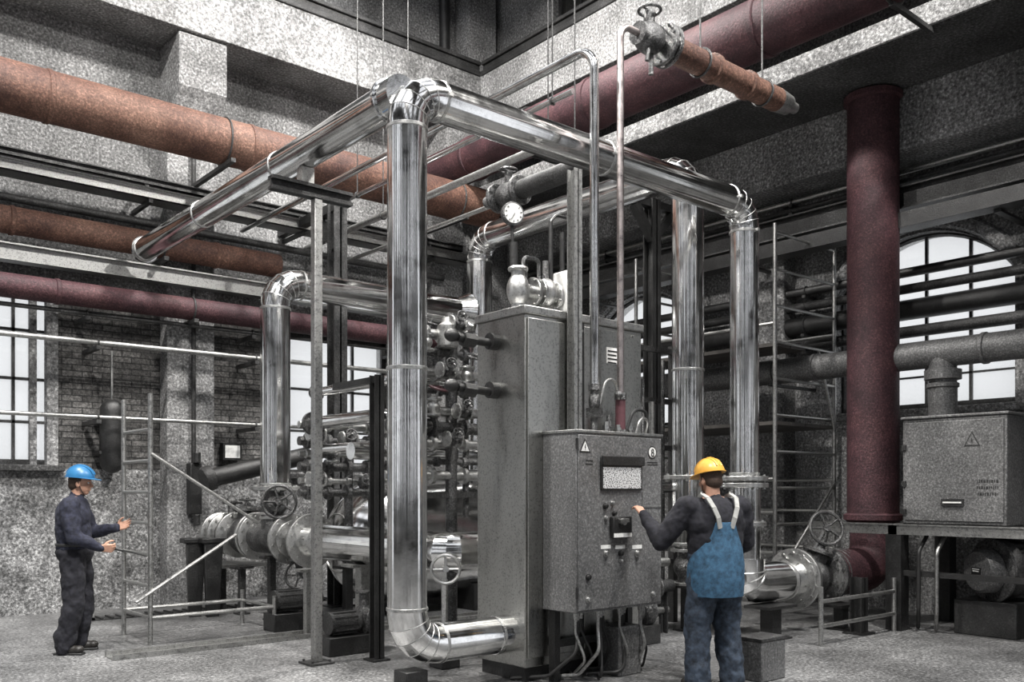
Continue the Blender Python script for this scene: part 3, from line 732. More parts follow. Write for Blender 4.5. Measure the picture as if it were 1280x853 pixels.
# manifold of small valves left of the cabinet
t = thing('valve_manifold', 'upright pipe manifold crowded with fittings left of the tall cabinet', 'manifold', (5.42,7.3,0))
MX, MY = 5.42, 7.35
b = MB(); b.cyl((MX,MY,0),(MX,MY,3.35),.06); b.cyl((MX-.28,MY+.1,1.3),(MX-.28,MY+.1,3.1),.045); b.cyl((MX+.22,MY+.05,1.3),(MX+.22,MY+.05,3.2),.035); b.build('riser_tube', M['castiron'], t)
for k, (z, l, r) in enumerate(((3.12,.45,.05),(2.95,.55,.035),(2.74,.6,.045),(2.56,.5,.03),(2.36,.7,.05),(2.2,.75,.06),(2.04,.75,.045),(1.86,.6,.03),(1.72,.8,.05))):
    b = MB(); b.cyl((MX-l,MY,z),(MX+l*.6,MY,z),r,seg=16)
    for q in (-l*.8,-l*.35,.12): b.lathe((MX+q,MY,z),(1,0,0),[(0,r),(.01,r*1.7),(.05,r*1.7),(.06,r)],12)
    b.build('cross_tube', M['castiron' if k % 2 else 'flange'], t)
for z in (.9,1.5): 
    b = MB(); b.bb(MX-.5,MX+.3,MY-.03,MY+.03,z,z+.06); b.build('cross_bar', M['dark'], t)
b = MB(); b.lathe((MX-.12,MY-.1,2.98),(0,0,1),[(0,.08),(.02,.1),(.22,.1),(.25,.06),(.3,.05)],20); b.build('filter_pot', M['galv'], t)
sp = [(-.42,3.0,'beside the filter pot'),(-.18,2.75,'at upper middle of the manifold'),(.08,2.72,'nearest the cabinet in the upper row'),(-.05,3.22,'topmost on the manifold'),
      (-.33,2.38,'with a dark red wheel'),(.02,2.36,'right of the red-wheeled valve'),(-.5,2.1,'lowest left on the manifold'),(-.1,2.08,'lowest middle on the manifold')]
for i, (dx, z, s_) in enumerate(sp):
    gate_valve('small iron valve '+s_, (MX+dx,MY-.16,z), (1,0,0) if i % 2 else (0,0,1), .06, (-.3,-.9,.25) if i % 2 else (.1,-.3,.9), .1, .05 if i != 4 else .085,
               name='small_valve', group='small valves on the manifold by the cabinet', wm='red' if i == 4 else 'castiron', m_='castiron' if i % 2 else 'flange')
for k, (z) in enumerate((2.83,2.42)):
    b = MB(); y = 5.95; b.cyl((4.45,y,z),(4.875,y,z-.02),.035); b.cyl((4.5,y,z-.01),(4.62,y,z-.015),.06,seg=8); b.cyl((4.78,y,z),(4.87,y,z),.07); b.ell((4.40,y+.01,z+.01),(.07,.05,.055)); b.bar((4.4,y,z),(4.62,y,z+.06),.03,.02)
    tag(b.build('valve_actuator', M['black']), ('upper' if k == 0 else 'lower')+' black valve lever sticking out of the left side of the cabinet', 'valve')
# the second small valve nest by the T-stand
t = thing('valve_manifold', 'low pipe manifold with fittings behind the T-shaped post', 'manifold', (4.6,9.5,0))
NX, NY2 = 5.26, 9.1
b = MB(); b.cyl((NX,NY2,.0),(NX,NY2,2.45),.05); b.cyl((NX+.3,NY2,.0),(NX+.3,NY2,2.5),.04); b.cyl((NX-.35,NY2+.1,1.3),(NX-.35,NY2+.1,2.3),.035); b.build('riser_tube', M['castiron'], t)
for k, (z, r) in enumerate(((2.3,.04),(2.12,.05),(1.98,.03),(1.84,.05),(1.68,.035),(1.55,.045))):
    b = MB(); b.cyl((NX-.62,NY2,z),(NX+.55,NY2,z),r,seg=16)
    for q in (-.55,-.3,-.05,.2,.4): b.lathe((NX+q,NY2,z),(1,0,0),[(0,r),(.01,r*1.7),(.06,r*1.7),(.07,r)],12)
    b.build('cross_tube', M['castiron' if k % 2 else 'flange'], t)
for i, (dx, z, s_) in enumerate([(-.5,2.2,'upper left of the low manifold'),(-.3,1.98,'second from left of the low manifold'),(-.1,2.15,'upper middle of the low manifold'),(.25,2.3,'upper right of the low manifold'),(-.5,1.7,'lower left of the low manifold'),(.1,1.66,'lower middle of the low manifold'),(.4,1.9,'lower right of the low manifold')]):
    gate_valve('small iron valve '+s_, (NX+dx,NY2-.16,z), (0,0,1) if i % 2 else (1,0,0), .065, (-.3,-.9,.2), .1, .06, name='small_valve', group='small valves on the low manifold', wm='castiron')
for lab, X, z, r, ya, yb in (('steel pipe sloping back to the low manifold, upper one', 4.75, 2.64, .05, 7.4, 9.0), ('steel pipe running back to the low manifold, lower one', 4.7, 2.30, .07, 7.5, 9.0), ('short steel pipe lowest behind the T-shaped post', 4.8, 2.02, .055, 7.4, 9.0)):
    t = thing('steel_tube', lab, 'pipe', (X,ya,z)); b = MB(); b.tube([(X+.6,ya,z),(X,ya,z),(X,yb,z)], r, .15, 18, 6); b.build('tube_run', M['clad'], t)
    b = MB(); b.flange((X,yb-.1,z),(0,1,0),r*1.8,.03,n=6); b.build('flange', M['castiron'], t)
t = thing('steel_tube', 'thick horizontal steel tube low on the left of the cabinet', 'pipe', (4.6,7.7,2.13)); b = MB(); b.tube([(4.5,7.75,1.96),(6.3,7.75,1.96)], .085, .1, 20); b.build('tube_run', M['clad'], t)
for x in (5.0,5.7): 
    b = MB(); b.flange((x,7.75,1.96),(1,0,0),.13,.03,n=6); b.build('flange', M['castiron'], t)

# ================================================================= TALL CABINET
CX0, CX1, CY0, CY1, CH = 4.86, 6.27, 5.58, 6.21, 3.09
t = thing('electrical_cabinet', 'tall grey steel cabinet standing in the centre of the hall', 'cabinet', ((CX0+CX1)/2,(CY0+CY1)/2,0))
b = MB(); b.bb(CX0,CX1,CY0,CY1,.12,CH-.07); b.build('body', M['cabinet'], t, .008)
b = MB(); b.bb(CX0+.03,CX1-.03,CY0+.03,CY1-.03,0,.12); b.build('plinth', M['black'], t)
b = MB(); b.bb(CX0-.02,CX1+.02,CY0-.02,CY1+.02,CH-.07,CH); b.build('top_rim', M['galv'], t, .01)
b = MB(); b.bb(CX0+.02,CX0+.62,CY0-.018,CY0-.002,.2,CH-.1); dl = b.build('door', M['cabinet'], t, .006)
b = MB(); b.bb(CX0+.66,CX1-.02,CY0-.018,CY0-.002,.2,CH-.1); d2 = b.build('door', M['cabinet'], t, .006)
b = MB(); b.bb(CX0+.63,CX0+.65,CY0-.03,CY0,.15,CH-.08); b.build('mullion', M['black'], t)
p0 = onY(758,434,CY0-.02); p1 = onY(773,456,CY0-.02)
b = MB(); b.bb(p0.x,p1.x,CY0-.024,CY0-.018,p1.z,p0.z); pl = b.build('label_plate', M['white'], d2)
b = MB()
for k in range(4): z = p0.z-.03-k*.034; b.bb(p0.x+.012,p1.x-.012-.02*(k % 2),CY0-.027,CY0-.024,z-.008,z+.004)
b.build('printed_lines', M['black'], pl)
b = MB()
for px, py in ((791,421),(727,414)): q = onY(px,py,CY0-.02); b.cyl(q, q+Vector((0,-.012,0)), .012, seg=10)
b.build('screw', M['galv'], d2)
# gear on top of the cabinet
t = thing('valve_block', 'valve block with flanges sitting on top of the tall cabinet', 'valve block', (5.25,5.9,CH))
Y = 5.9
b = MB(); b.bb(4.98,5.62,Y-.12,Y+.12,CH,CH+.05); b.build('base', M['galv'], t, .008)
b = MB(); b.ell((5.06,Y,CH+.2),(.10,.10,.15)); b.cyl((5.06,Y,CH+.05),(5.06,Y,CH+.38),.06); b.torus((5.06,Y,CH+.38),(0,0,1),.07,.02,20,8); b.build('valve_body', M['flange'], t)
b = MB(); b.cyl((5.0,Y,CH+.2),(5.6,Y,CH+.2),.07); b.flange((5.22,Y,CH+.2),(1,0,0),.13,.03,n=8); b.flange((5.29,Y,CH+.2),(1,0,0),.13,.03,n=8); b.flange((5.47,Y,CH+.2),(1,0,0),.13,.03,n=8); b.ell((5.38,Y,CH+.22),(.09,.11,.13)); b.build('pump_casing', M['flange'], t)
b = MB(); b.cyl((5.38,Y,CH+.3),(5.38,Y,CH+.5),.03); b.cyl((5.18,Y+.05,CH+.2),(5.18,Y+.05,CH+.45),.025); b.tube([(5.12,Y,CH+.36),(5.12,Y,CH+.5),(5.3,Y,CH+.5),(5.3,Y,CH+.3)],.018,.05,8); b.build('pipework', M['castiron'], t)
b = MB(); b.bb(5.50,5.66,Y-.14,Y+.04,CH+.05,CH+.42); tb = b.build('terminal_box', M['white'], t, .015)
b = MB(); b.cyl((5.56,Y-.02,CH+.42),(5.56,Y-.02,CH+.78),.022); b.cyl((5.44,Y,CH+.3),(5.44,Y,CH+.86),.02); b.tube([(5.44,Y,CH+.86),(5.5,Y,CH+.93),(5.62,Y,CH+.93)],.014,.05,8); b.cyl((5.64,Y-.05,CH+.42),(5.64,Y-.05,CH+.62),.018); b.build('sensor_rod', M['black'], t)
t = thing('pressure_gauge', 'round pressure gauge on a thin stem above the tall cabinet', 'gauge', (5.06,5.9,CH+.4))
g = onY(640,268,5.9)
b = MB(); b.cyl((g.x+.02,5.9,CH+.385),(g.x,5.9,g.z-.1),.014); b.cyl((g.x+.02,5.9,CH+.39),(g.x+.02,5.9,CH+.6),.035); b.build('stem', M['black'], t)
ax = Vector((-.3,-.95,0))
b = MB(); b.lathe(g-ax.normalized()*.02, ax, [(0,.085),(.01,.1),(.05,.1),(.055,.088)], 28); cs = b.build('gauge_case', M['castiron'], t)
b = MB(); b.lathe(g+ax.normalized()*.03, ax, [(0,.084),(.008,.084)], 28); fc = b.build('dial_face', M['white'], cs)
b = MB(); q = g+ax.normalized()*.042; u, v = perp(ax)
b.bar(q-u*.01, q+(u*.4+v*.9).normalized()*.06, .006, .004)
for k in range(9):
    a = math.radians(-225+k*33.75); d = (Vector((ax.y,-ax.x,0)).normalized()*-math.cos(a)+Vector((0,0,1))*math.sin(a)); b.bar(q+d*.062, q+d*.078, .005, .004)
b.build('needle_and_ticks', M['black'], fc)
# ================================================================= CONTROL PANEL
PX0, PX1, PY0, PY1, PZ0, PZ1 = 5.037, 6.06, 5.164, 5.562, .592, 2.04
def P(px, py): return onY(px, py, PY0-.012)
t = thing('control_box', 'grey wall-hung control box with display that the near worker operates', 'control box', ((PX0+PX1)/2,(PY0+PY1)/2,PZ0))
b = MB(); b.bb(PX0,PX1,PY0,PY1,PZ0,PZ1); b.build('body', M['panel'], t, .008)
b = MB(); b.bb(PX0-.012,PX1+.012,PY0-.015,PY1,PZ1-.004,PZ1+.02); b.build('rain_lip', M['galv'], t, .005)
b = MB(); b.bb(PX0+.012,PX1-.012,PY0-.012,PY0+.0,PZ0+.02,PZ1-.02); door = b.build('door', M['panel'], t, .005)
b = MB()
for z in (PZ0+.12,PZ1-.14): b.cyl((PX0-.004,PY0-.012,z),(PX0-.004,PY0-.012,z+.09),.012,seg=10)
b.build('hinge', M['black'], t)
a, c = P(750,572), P(801,613)
b = MB(); b.bb(a.x,c.x,PY0-.03,PY0-.012,c.z,a.z); sc_ = b.build('display_frame', M['black'], door, .004)
a, c = P(752,584), P(799,611)
b = MB(); b.bb(a.x,c.x,PY0-.034,PY0-.03,c.z,a.z); b.build('screen', M['screen'], sc_)
a, c = P(750,570), P(802,583)
b = MB(); b.bb(a.x,c.x,PY0-.05,PY0-.03,c.z,a.z); b.build('visor', M['black'], sc_, .004)
def knob(px, py, r=.02, m_='black', h=.03, name='knob'):
    q = P(px,py); b = MB(); b.lathe(q, (0,-1,0), [(0,r*1.25),(.006,r*1.25),(.007,r),(h,r*.85),(h+.003,r*.6)], 18); b.bb(q.x-.003,q.x+.003,q.y-h-.006,q.y-h,q.z-r*.7,q.z+r*.7)
    return b.build(name, M[m_], door)
knob(756,633); knob(765,629,.016,'flange'); knob(757,648,.018,'flange'); knob(767,642,.016)
a, c = P(762,646), P(785,672)
b = MB(); b.bb(a.x,c.x,PY0-.06,PY0-.012,c.z,a.z); sw = b.build('isolator_box', M['black'], door, .008)
b = MB(); q = P(773,652); b.bar((q.x-.05,PY0-.075,q.z),(q.x+.05,PY0-.075,q.z+.01),.03,.03); b.cyl((q.x,PY0-.06,q.z),(q.x,PY0-.085,q.z),.03); b.build('switch_handle', M['flange'], sw)
a, c = P(762,667), P(784,671); b = MB(); b.bb(a.x,c.x,PY0-.064,PY0-.06,c.z,a.z); b.build('label_strip', M['white'], sw)
for px in (757,775,796):
    a, c = P(px-6,682), P(px+6,686); b = MB(); b.bb(a.x,c.x,PY0-.016,PY0-.012,c.z,a.z); b.build('label_strip', M['white'], door)
    knob(px, 692, .024 if px != 775 else .02, 'flange' if px != 775 else 'black')
knob(775,701,.012,'flange')
for px, py in ((735,722),(735,750),(816,743)): 
    knob(px, py, .022, 'black' if py == 722 else 'flange', .025, 'lock')
# warning triangle, round pictogram and illegible print
def tri(c, s, y, par, nm='warning_triangle'):
    b = MB(); w = s*.5
    P3 = [Vector((c.x-w,y,c.z-s*.4)), Vector((c.x+w,y,c.z-s*.4)), Vector((c.x,y,c.z+s*.5))]
    b.prism(P3, None, (0,-.003,0)); o = b.build(nm, M['black'], par, flat=True)
    b = MB(); cc = sum(P3, Vector())/3
    b.prism([cc+(q-cc)*.72+Vector((0,-.0035,0)) for q in P3], None, (0,-.002,0)); o2 = b.build('sign_field', M['white'], o, flat=True)
    b = MB(); z = cc.z; x = cc.x
    b.prism([Vector((x+a_*s,y-.006,z+b_*s)) for a_,b_ in ((-.01,.22),(.05,.22),(.01,.06),(.06,.06),(-.03,-.17),(-.01,0),(-.06,0))], None, (0,-.002,0)); b.build('flash_mark', M['black'], o2, flat=True)
tri(P(731,558), .125, PY0-.012, door)
q = P(815,566)
b = MB(); b.lathe(q, (0,-1,0), [(0,.055),(.003,.055)], 28); o = b.build('round_sign', M['black'], door)
b = MB(); b.lathe(q+Vector((0,-.003,0)), (0,-1,0), [(0,.044),(.002,.044)], 28); o2 = b.build('sign_field', M['white'], o)
b = MB(); y = PY0-.019; b.torus((q.x,y,q.z+.014),(0,1,0),.014,.004,16,6); b.torus((q.x,y,q.z-.014),(0,1,0),.016,.004,16,6); b.bar((q.x-.012,y,q.z-.03),(q.x+.022,y,q.z-.03),.006,.006); b.build('pictogram', M['black'], o2)
def scribble(x0, x1, z0, z1, y, par, rows=2, m_='black', axis='y', nm='printed_lines'):
    b = MB(); random.seed(int(abs(x0*991+z0*77)))
    for r_ in range(rows):
        z = z1-(r_+.5)*(z1-z0)/rows; h = (z1-z0)/rows*.3; x = x0
        while x < x1-.004:
            w = random.uniform(.3,.9)*h*1.2
            if axis == 'y': b.bb(x,min(x+w,x1),y-.002,y,z-h*random.uniform(.6,1),z+h*random.uniform(.6,1))
            else: b.bb(y-.002,y,x,min(x+w,x1),z-h*random.uniform(.6,1),z+h*random.uniform(.6,1))
            x += w+h*.5
    return b.build(nm, M[m_], par, flat=True)
a, c = P(732,574), P(741,583); scribble(a.x,c.x,c.z,a.z,PY0-.012,door,2)
a, c = P(809,577), P(822,583); scribble(a.x,c.x,c.z,a.z,PY0-.012,door,2)
a, c = P(803,634), P(826,638); b = MB(); b.bb(a.x,PX1-.02,PY0-.018,PY0-.012,a.z-.006,a.z+.006); b.bb(a.x-.006,a.x+.006,PY0-.018,PY0-.012,a.z,P(803,615).z); b.build('trim_bar', M['galv'], door)
# stay under the box and loose cables
b = MB(); b.bb(5.62,5.9,5.25,5.5,0,.42); tag(b.build('cable_junction_box', M['machine'], bevel=.01), 'grey junction box on the floor under the control box', 'junction box')
b = MB()
for x in (5.1,5.98): b.bb(x-.03,x+.03,5.45,5.52,0,PZ0)
b.bb(5.1,5.98,5.46,5.5,.28,.34); tag(b.build('box_stand', M['black']), 'black frame standing under the control box', 'frame')
gl = [5.12,5.2,5.3,5.38,5.47,5.56,5.64,5.73,5.82,5.90,5.97]
for i, x in enumerate(gl):
    t = thing('control_cable', 'grey cable loop hanging under the control box, one of a row', 'cable', (x,5.3,.1), 'cables hanging under the control box')
    y = 5.26+.06*(i % 3); rng = random.Random(i)
    tx = x+rng.uniform(-.22,.22); ty = 5.2+rng.uniform(-.05,.35)
    pts = [(x,y,PZ0), (x,y,.42), (x+(tx-x)*.4,y-.06,.2+.06*(i % 2)), (tx,ty,.03+.02*(i % 2)), (tx+.2*(-1)**i,ty+.25,.02)]
    b = MB(); b.tube(pts, .011+.004*(i % 2), .09, 8, 5); b.build('cable_sheath', M['galv' if i % 3 == 0 else 'rubber'], t)
    b = MB(); b.cyl((x,y,PZ0),(x,y,PZ0-.05),.022,seg=8); b.cyl((x,y,PZ0-.05),(x,y,PZ0-.08),.016,seg=8); b.build('cable_gland', M['galv'], t)
# hoses on top of the control box
for i, (lab, pts, r) in enumerate((
    ('arched grey hose on top of the control box left of the red sleeve', [(5.52,5.38,2.3),(5.58,5.36,2.52),(5.7,5.36,2.52),(5.76,5.38,2.36)], .012),
    ('dark hose arching from the red sleeve to the right of the box', [(5.84,5.36,2.1),(5.9,5.34,2.28),(6.1,5.36,2.28),(6.16,5.4,2.0)], .014),
    ('pale small hose looped on top of the control box right', [(5.88,5.3,2.05),(5.92,5.28,2.2),(6.05,5.3,2.2),(6.1,5.38,2.06)], .012))):
    b = MB(); b.tube(pts, r, .1, 8, 6); tag(b.build('hose', M['rubber' if i == 1 else 'galv']), lab, 'hose')
t = thing('fittings_block', 'cluster of brass-like fittings on the roof of the control box', 'fitting', (5.75,5.38,2.06))
for k in range(6):
    x = 5.6+k*.075; h = (.1,.16,.08,.13,.1,.07)[k]; b = MB(); b.cyl((x,5.38+.04*(k % 2),2.06),(x,5.38+.04*(k % 2),2.06+h),.02); b.cyl((x,5.38+.04*(k % 2),2.06+h*.4),(x,5.38+.04*(k % 2),2.06+h*.7),.032,seg=6); b.build('fitting', M['castiron' if k % 2 else 'flange'], t)
t = thing('curved_hose', 'dark hose curving from the control box down behind the worker helmet', 'hose', (6.2,5.5,1.2))
b = MB(); b.tube([(6.05,5.5,1.97),(6.42,5.5,1.97),(6.42,5.5,1.2),(6.42,6.3,.9)], .035, .14, 14, 8); b.build('hose_run', M['black'], t)
b = MB(); b.cyl((6.06,5.5,1.97),(6.13,5.5,1.97),.05,seg=8); b.build('coupling', M['flange'], t)

# ================================================================= RIGHT SIDE: VALVE, SCAFFOLDS, MACHINE
t = thing('pipe_spool', 'short shiny flanged pipe right of the near worker', 'pipe', (8.9,5.75,.3))
b = MB(); b.cyl((8.75,5.75,.58),(9.0,5.73,.585),.21,seg=36); b.build('pipe_section', M['clad'], t)
b = MB(); b.flange((9.0,5.73,.585),(1,0,0),.34,.05,n=14); b.torus((8.78,5.75,.58),(1,0,0),.215,.015,36,8); b.build('flange', M['flange'], t)
gate_valve('large flanged valve with handwheel beside the maroon elbow', (9.26,5.71,.59), (1,-.05,0), .215, (.25,-.25,1), .28, .19, wax=(-.55,-.8,.25))
# scaffold towers
def ladder_tower(label, name, o, ax, w, bay, bd, ztop, step, rungs0, decks, ledg, m_='galv', r=.024, ends=2):
    """end frames along ax (width w), repeated along bd at the distances in bay"""
    t = thing(name, label, 'scaffold', o); o = Vector(o); ax = Vector(ax); bd = Vector(bd)
    zt_ = ztop if isinstance(ztop, tuple) else (ztop,)*len(bay)
    for d, ztop in zip(bay, zt_):
        b = MB()
        for k in (0, w): b.cyl(o+bd*d+ax*k, o+bd*d+ax*k+Vector((0,0,ztop)), r, seg=10)
        fr = b.build('end_frame', M[m_], t)
        b = MB(); z = rungs0
        while z < ztop-.05: b.cyl(o+bd*d+Vector((0,0,z)), o+bd*d+ax*w+Vector((0,0,z)), r*.75, seg=8); z += step
        b.build('rungs', M[m_], fr)
    for z in ledg:
        for k in (0, w):
            b = MB(); b.cyl(o+ax*k+bd*bay[0]+Vector((0,0,z)), o+ax*k+bd*bay[-1]+Vector((0,0,z)), r*.85, seg=8); b.build('ledger', M[m_], t)
    for z in decks:
        b = MB(); p = o+bd*bay[0]; q = o+bd*bay[-1]
        for k in range(4 if z < 3 else 2):
            c0 = p+ax*w*(k+.5)/4+Vector((0,0,z)); c1 = q+ax*w*(k+.5)/4+Vector((0,0,z)); b.bar(c0, c1, w/4*.95, .045)
        b.build('deck', M['wood'], t)
    return t
t = ladder_tower('light ladder-like scaffold frame beside the far worker', 'scaffold_tower', (3.15,9.41,0), (0,1,0), .85, (0,1.35), (1,0,0), (2.56,.4), .32, .28, (), (.28,))
b = MB(); b.cyl((3.15,9.39,1.95),(4.3,9.39,1.22),.018,seg=8); b.build('brace', M['galv'], t)
b = MB(); b.cyl((3.0,9.39,.45),(4.05,9.39,1.1),.018,seg=8); b.build('brace', M['galv'], t)
t = ladder_tower('tall dark scaffold tower with ladder rungs left of the maroon pipe', 'scaffold_tower', (9.78,6.5,0), (1,0,0), 1.38, (0,2.3), (0,1,0), 4.9, .455, .24, (3.40,2.42), (1.72,1.3,.8,3.66), 'galv', .026)
b = MB(); b.cyl((11.1,6.46,1.68),(9.8,6.46,.5),.02,seg=8); b.build('brace', M['galv'], t)
b = MB(); b.cyl((11.1,6.46,2.4),(10.7,6.46,3.4),.02,seg=8); b.build('brace', M['galv'], t)
t = thing('guard_rail', 'low pale guard rail on the floor right of the near worker', 'rail', (8.6,4.9,0))
b = MB()
for z in (.45,.2): b.cyl((8.3,4.98,z),(9.8,4.98,z),.022,seg=8)
b.build('rail_tube', M['galv'], t)
for x,y in ((8.3,4.98),(9.8,4.98)):
    b = MB(); b.cyl((x,y,0),(x,y,.6),.025,seg=8); b.build('post', M['galv'], t)
hpost('steel_post', 'thick dark post in front of the bellows flange', 9.35, 5.15, .62, .14, 'black')
# machine frame
t = thing('machine_stand', 'dark steel frame carrying the grey machine box at right', 'frame', (10.5,4.5,0))
b = MB(); b.bb(9.9,10.0,2.3,6.05,1.08,1.2); b.bb(9.88,10.02,2.3,6.05,1.185,1.2); b.bb(11.1,11.2,2.3,5.1,1.08,1.2); b.bb(9.9,11.2,2.3,2.4,1.08,1.2); b.bb(9.9,11.2,5.0,5.1,1.08,1.2); b.build('top_frame', M['galv'], t)
for x,y in ((9.95,5.02),(9.95,2.45),(11.15,5.02),(11.15,2.45)):
    b = MB(); b.bb(x-.09,x+.09,y-.09,y+.09,0,1.08); b.build('leg', M['black'], t)
b = MB(); b.bb(9.92,9.98,2.4,5.0,.62,.68); b.build('stretcher', M['black'], t)
t = thing('machine_box', 'big grey sheet-metal machine box with warning sign at right', 'machine', (10.6,4,1.2))
BX0, BX1, BY0, BY1, BZ0, BZ1 = 9.98, 11.15, 3.86, 4.97, 1.2, 2.37
b = MB(); b.bb(BX0,BX1,BY0,BY1,BZ0,BZ1); b.build('body', M['machine'], t, .012)
b = MB(); b.bb(BX0-.012,BX0,BY0+.03,BY1-.03,BZ0+.04,BZ1-.04); md = b.build('front_panel', M['machine'], t, .006)
b = MB(); b.bb(BX0-.02,BX1+.02,BY0-.02,BY1+.02,BZ1,BZ1+.03); b.build('lid', M['machine'], t, .008)
def Q(px, py): return onX(px, py, BX0-.012)
q = Q(1215,549); s_ = .17
b = MB(); V = [Vector((q.x,q.y-s_*.5,q.z-s_*.45)),Vector((q.x,q.y+s_*.5,q.z-s_*.45)),Vector((q.x,q.y,q.z+s_*.5))]
b.prism(V, None, (-.003,0,0)); o = b.build('warning_triangle', M['black'], md, flat=True)
cc = sum(V, Vector())/3; b = MB(); b.prism([cc+(p-cc)*.74+Vector((-.0035,0,0)) for p in V], None, (-.002,0,0)); o2 = b.build('sign_field', M['machine'], o, flat=True)
b = MB(); b.prism([Vector((q.x-.006,cc.y+a_*s_,cc.z+b_*s_)) for a_,b_ in ((-.01,.2),(.05,.2),(.01,.05),(.06,.05),(-.03,-.17),(-.01,0),(-.06,0))], None, (-.002,0,0)); b.build('flash_mark', M['black'], o2, flat=True)
a, c = Q(1221,598), Q(1248,622); scribble(c.y,a.y,c.z,a.z,BX0-.012,md,3,'black','x')
a, c = Q(1177,624), Q(1205,633); b = MB(); b.bb(BX0-.03,BX0-.012,c.y,a.y,c.z,a.z); hd = b.build('recessed_handle', M['black'], md)
b = MB(); b.bb(BX0-.036,BX0-.03,c.y+.02,a.y-.02,(a.z+c.z)/2-.008,(a.z+c.z)/2+.008); b.build('grip_bar', M['white'], hd)
for py in (560,605,640):
    q = Q(1131,py); b = MB(); b.bb(BX0-.03,BX0,BY1-.05,BY1-.0,q.z-.03,q.z+.03); b.build('latch', M['black'], t)
t = thing('exhaust_duct', 'short upright duct joining the machine box to the lagged pipe', 'duct', (10.6,4.83,2.4))
b = MB(); b.cyl((10.6,4.80,2.4),(10.6,4.80,3.1),.15,seg=28); b.build('duct_tube', M['machine'], t)
b = MB(); b.lathe((10.6,4.8,2.4),(0,0,1),[(0,.2),(.04,.2),(.045,.155),(.36,.155),(.37,.175),(.41,.175),(.42,.155)],28); b.lathe((10.6,4.8,2.85),(0,0,1),[(0,.155),(.01,.2),(.12,.2),(.13,.16)],28); b.build('duct_collar', M['machine'], t)
t = thing('electric_motor', 'round dark motor with end plate under the grey machine box', 'motor', (10.2,4.3,0))
mc = Vector((9.95,4.28,.70)); ax = Vector((-.55,.3,0)).normalized(); mc = Vector((10.3,4.2,.70))
b = MB(); b.lathe(mc-ax*.1, -ax, [(0,.30),(.05,.33),(.12,.33),(.14,.26),(.45,.26)], 36); b.build('motor_body', M['dark'], t)
b = MB()
for k in range(14):
    a_ = 2*PI*k/14; u, v = perp(ax); d = u*math.cos(a_)+v*math.sin(a_); b.bar(mc-ax*.26+d*.27, mc-ax*.54+d*.27, .012, .04)
b.build('cooling_fins', M['dark'], t)
b = MB(); b.flange(mc-ax*.08, ax, .35, .04, n=12); b.build('flange', M['castiron'], t)
b = MB(); b.lathe(mc-ax*.05, ax, [(0,.24),(.12,.24),(.16,.21),(.17,.02)], 36); ep = b.build('end_plate', M['machine'], t)
u = Vector((0,0,1)); v = ax.cross(u); q = mc+ax*.125
b = MB(); b.bar(q-v*.07, q+v*.07, .08, .006, ax) if False else b.box(q, (.004,.14,.08), Matrix((ax, v, u)).transposed()); pt_ = b.build('rating_plate', M['black'], ep)
b = MB(); b.box(q+ax*.003, (.004,.09,.012), Matrix((ax, v, u)).transposed()); b.box(q+ax*.003+u*.022, (.004,.11,.008), Matrix((ax, v, u)).transposed()); b.build('printed_lines', M['white'], pt_)
b = MB(); b.bb(10.2,10.85,3.85,4.5,0,.38); b.build('base', M['black'], t, .01)
b = MB(); b.tube([(10.7,4.2,.95),(10.7,4.2,1.05),(10.7,3.2,1.05)],.06,.1,12); b.build('inlet_pipe', M['dark'], t)
for i, (lab, z, x, y0) in enumerate((('thin dark pipe hanging below the machine box, left one', .95, 9.9, 4.75), ('thin pale pipe hanging below the machine box, right one', .85, 9.9, 4.55))):
    b = MB(); b.tube([(x+.2,y0,1.07),(x,y0,.9),(x,y0,.25),(x+.2,y0+.1,.03)], .022, .1, 10); tag(b.build('drain_pipe', M['rubber' if i == 0 else 'galv']), lab, 'pipe')
b = MB(); b.bb(6.55,7.05,4.75,5.05,0,.02); 
t = thing('equipment_case', 'dark boxy equipment case on the floor right of the near worker', 'case', (6.4,4.1,0))
q = onD(952,853,7.6)
b = MB(); b.bb(q.x-.17,q.x+.17,q.y-.12,q.y+.12,0,.33); b.build('body', M['machine'], t, .012)
b = MB(); b.bb(q.x-.175,q.x+.175,q.y-.125,q.y+.125,.33,.36); b.build('lid', M['dark'], t, .006)
# ================================================================= LEFT WALL ITEMS
t = thing('conduit', 'dark vertical conduit with junction gear on the concrete pilaster', 'conduit', (4.72,12.35,1.3))
b = MB(); b.cyl((4.72,12.36,1.7),(4.72,12.36,7.5),.03,seg=12); b.build('conduit_tube', M['dark'], t)
b = MB(); b.bb(4.64,4.8,12.26,12.42,1.25,1.95); b.cyl((4.72,12.24,1.95),(4.72,12.24,2.1),.05); b.cyl((4.72,12.24,1.1),(4.72,12.24,1.25),.045); b.build('switch_gear', M['black'], t, .01)
t = thing('vent_duct', 'dark round duct slanting from the wall behind the left riser', 'duct', (5.2,11.9,1.7))
p0 = onY(256,600,11.75); p1 = onY(335,573,11.75)
b = MB(); b.cyl(p0, p1+Vector((.6,0,.05)), .125, seg=28); b.build('duct_tube', M['black'], t)
b = MB(); d = (p1-p0).normalized(); b.lathe(p0-d*.02, d, [(0,.15),(.03,.17),(.12,.17),(.14,.13)], 28); b.build('duct_collar', M['dark'], t)
b = MB(); p = onY(290,565,12.6); b.bb(p.x-.14,p.x+.14,12.58,NY,p.z-.12,p.z+.12); o = b.build('wall_notice', M['black']); tag(o, 'small framed notice on the plaster wall left of the steel riser', 'notice')
b = MB(); b.bb(p.x-.11,p.x+.11,12.575,12.58,p.z-.09,p.z+.09); b.build('notice_sheet', M['white'], o)
p = onY(140,545,12.45)
t = thing('wall_cylinder', 'dark round-topped vessel on the brick wall behind the scaffold ladder', 'vessel', (p.x,12.45,1.9))
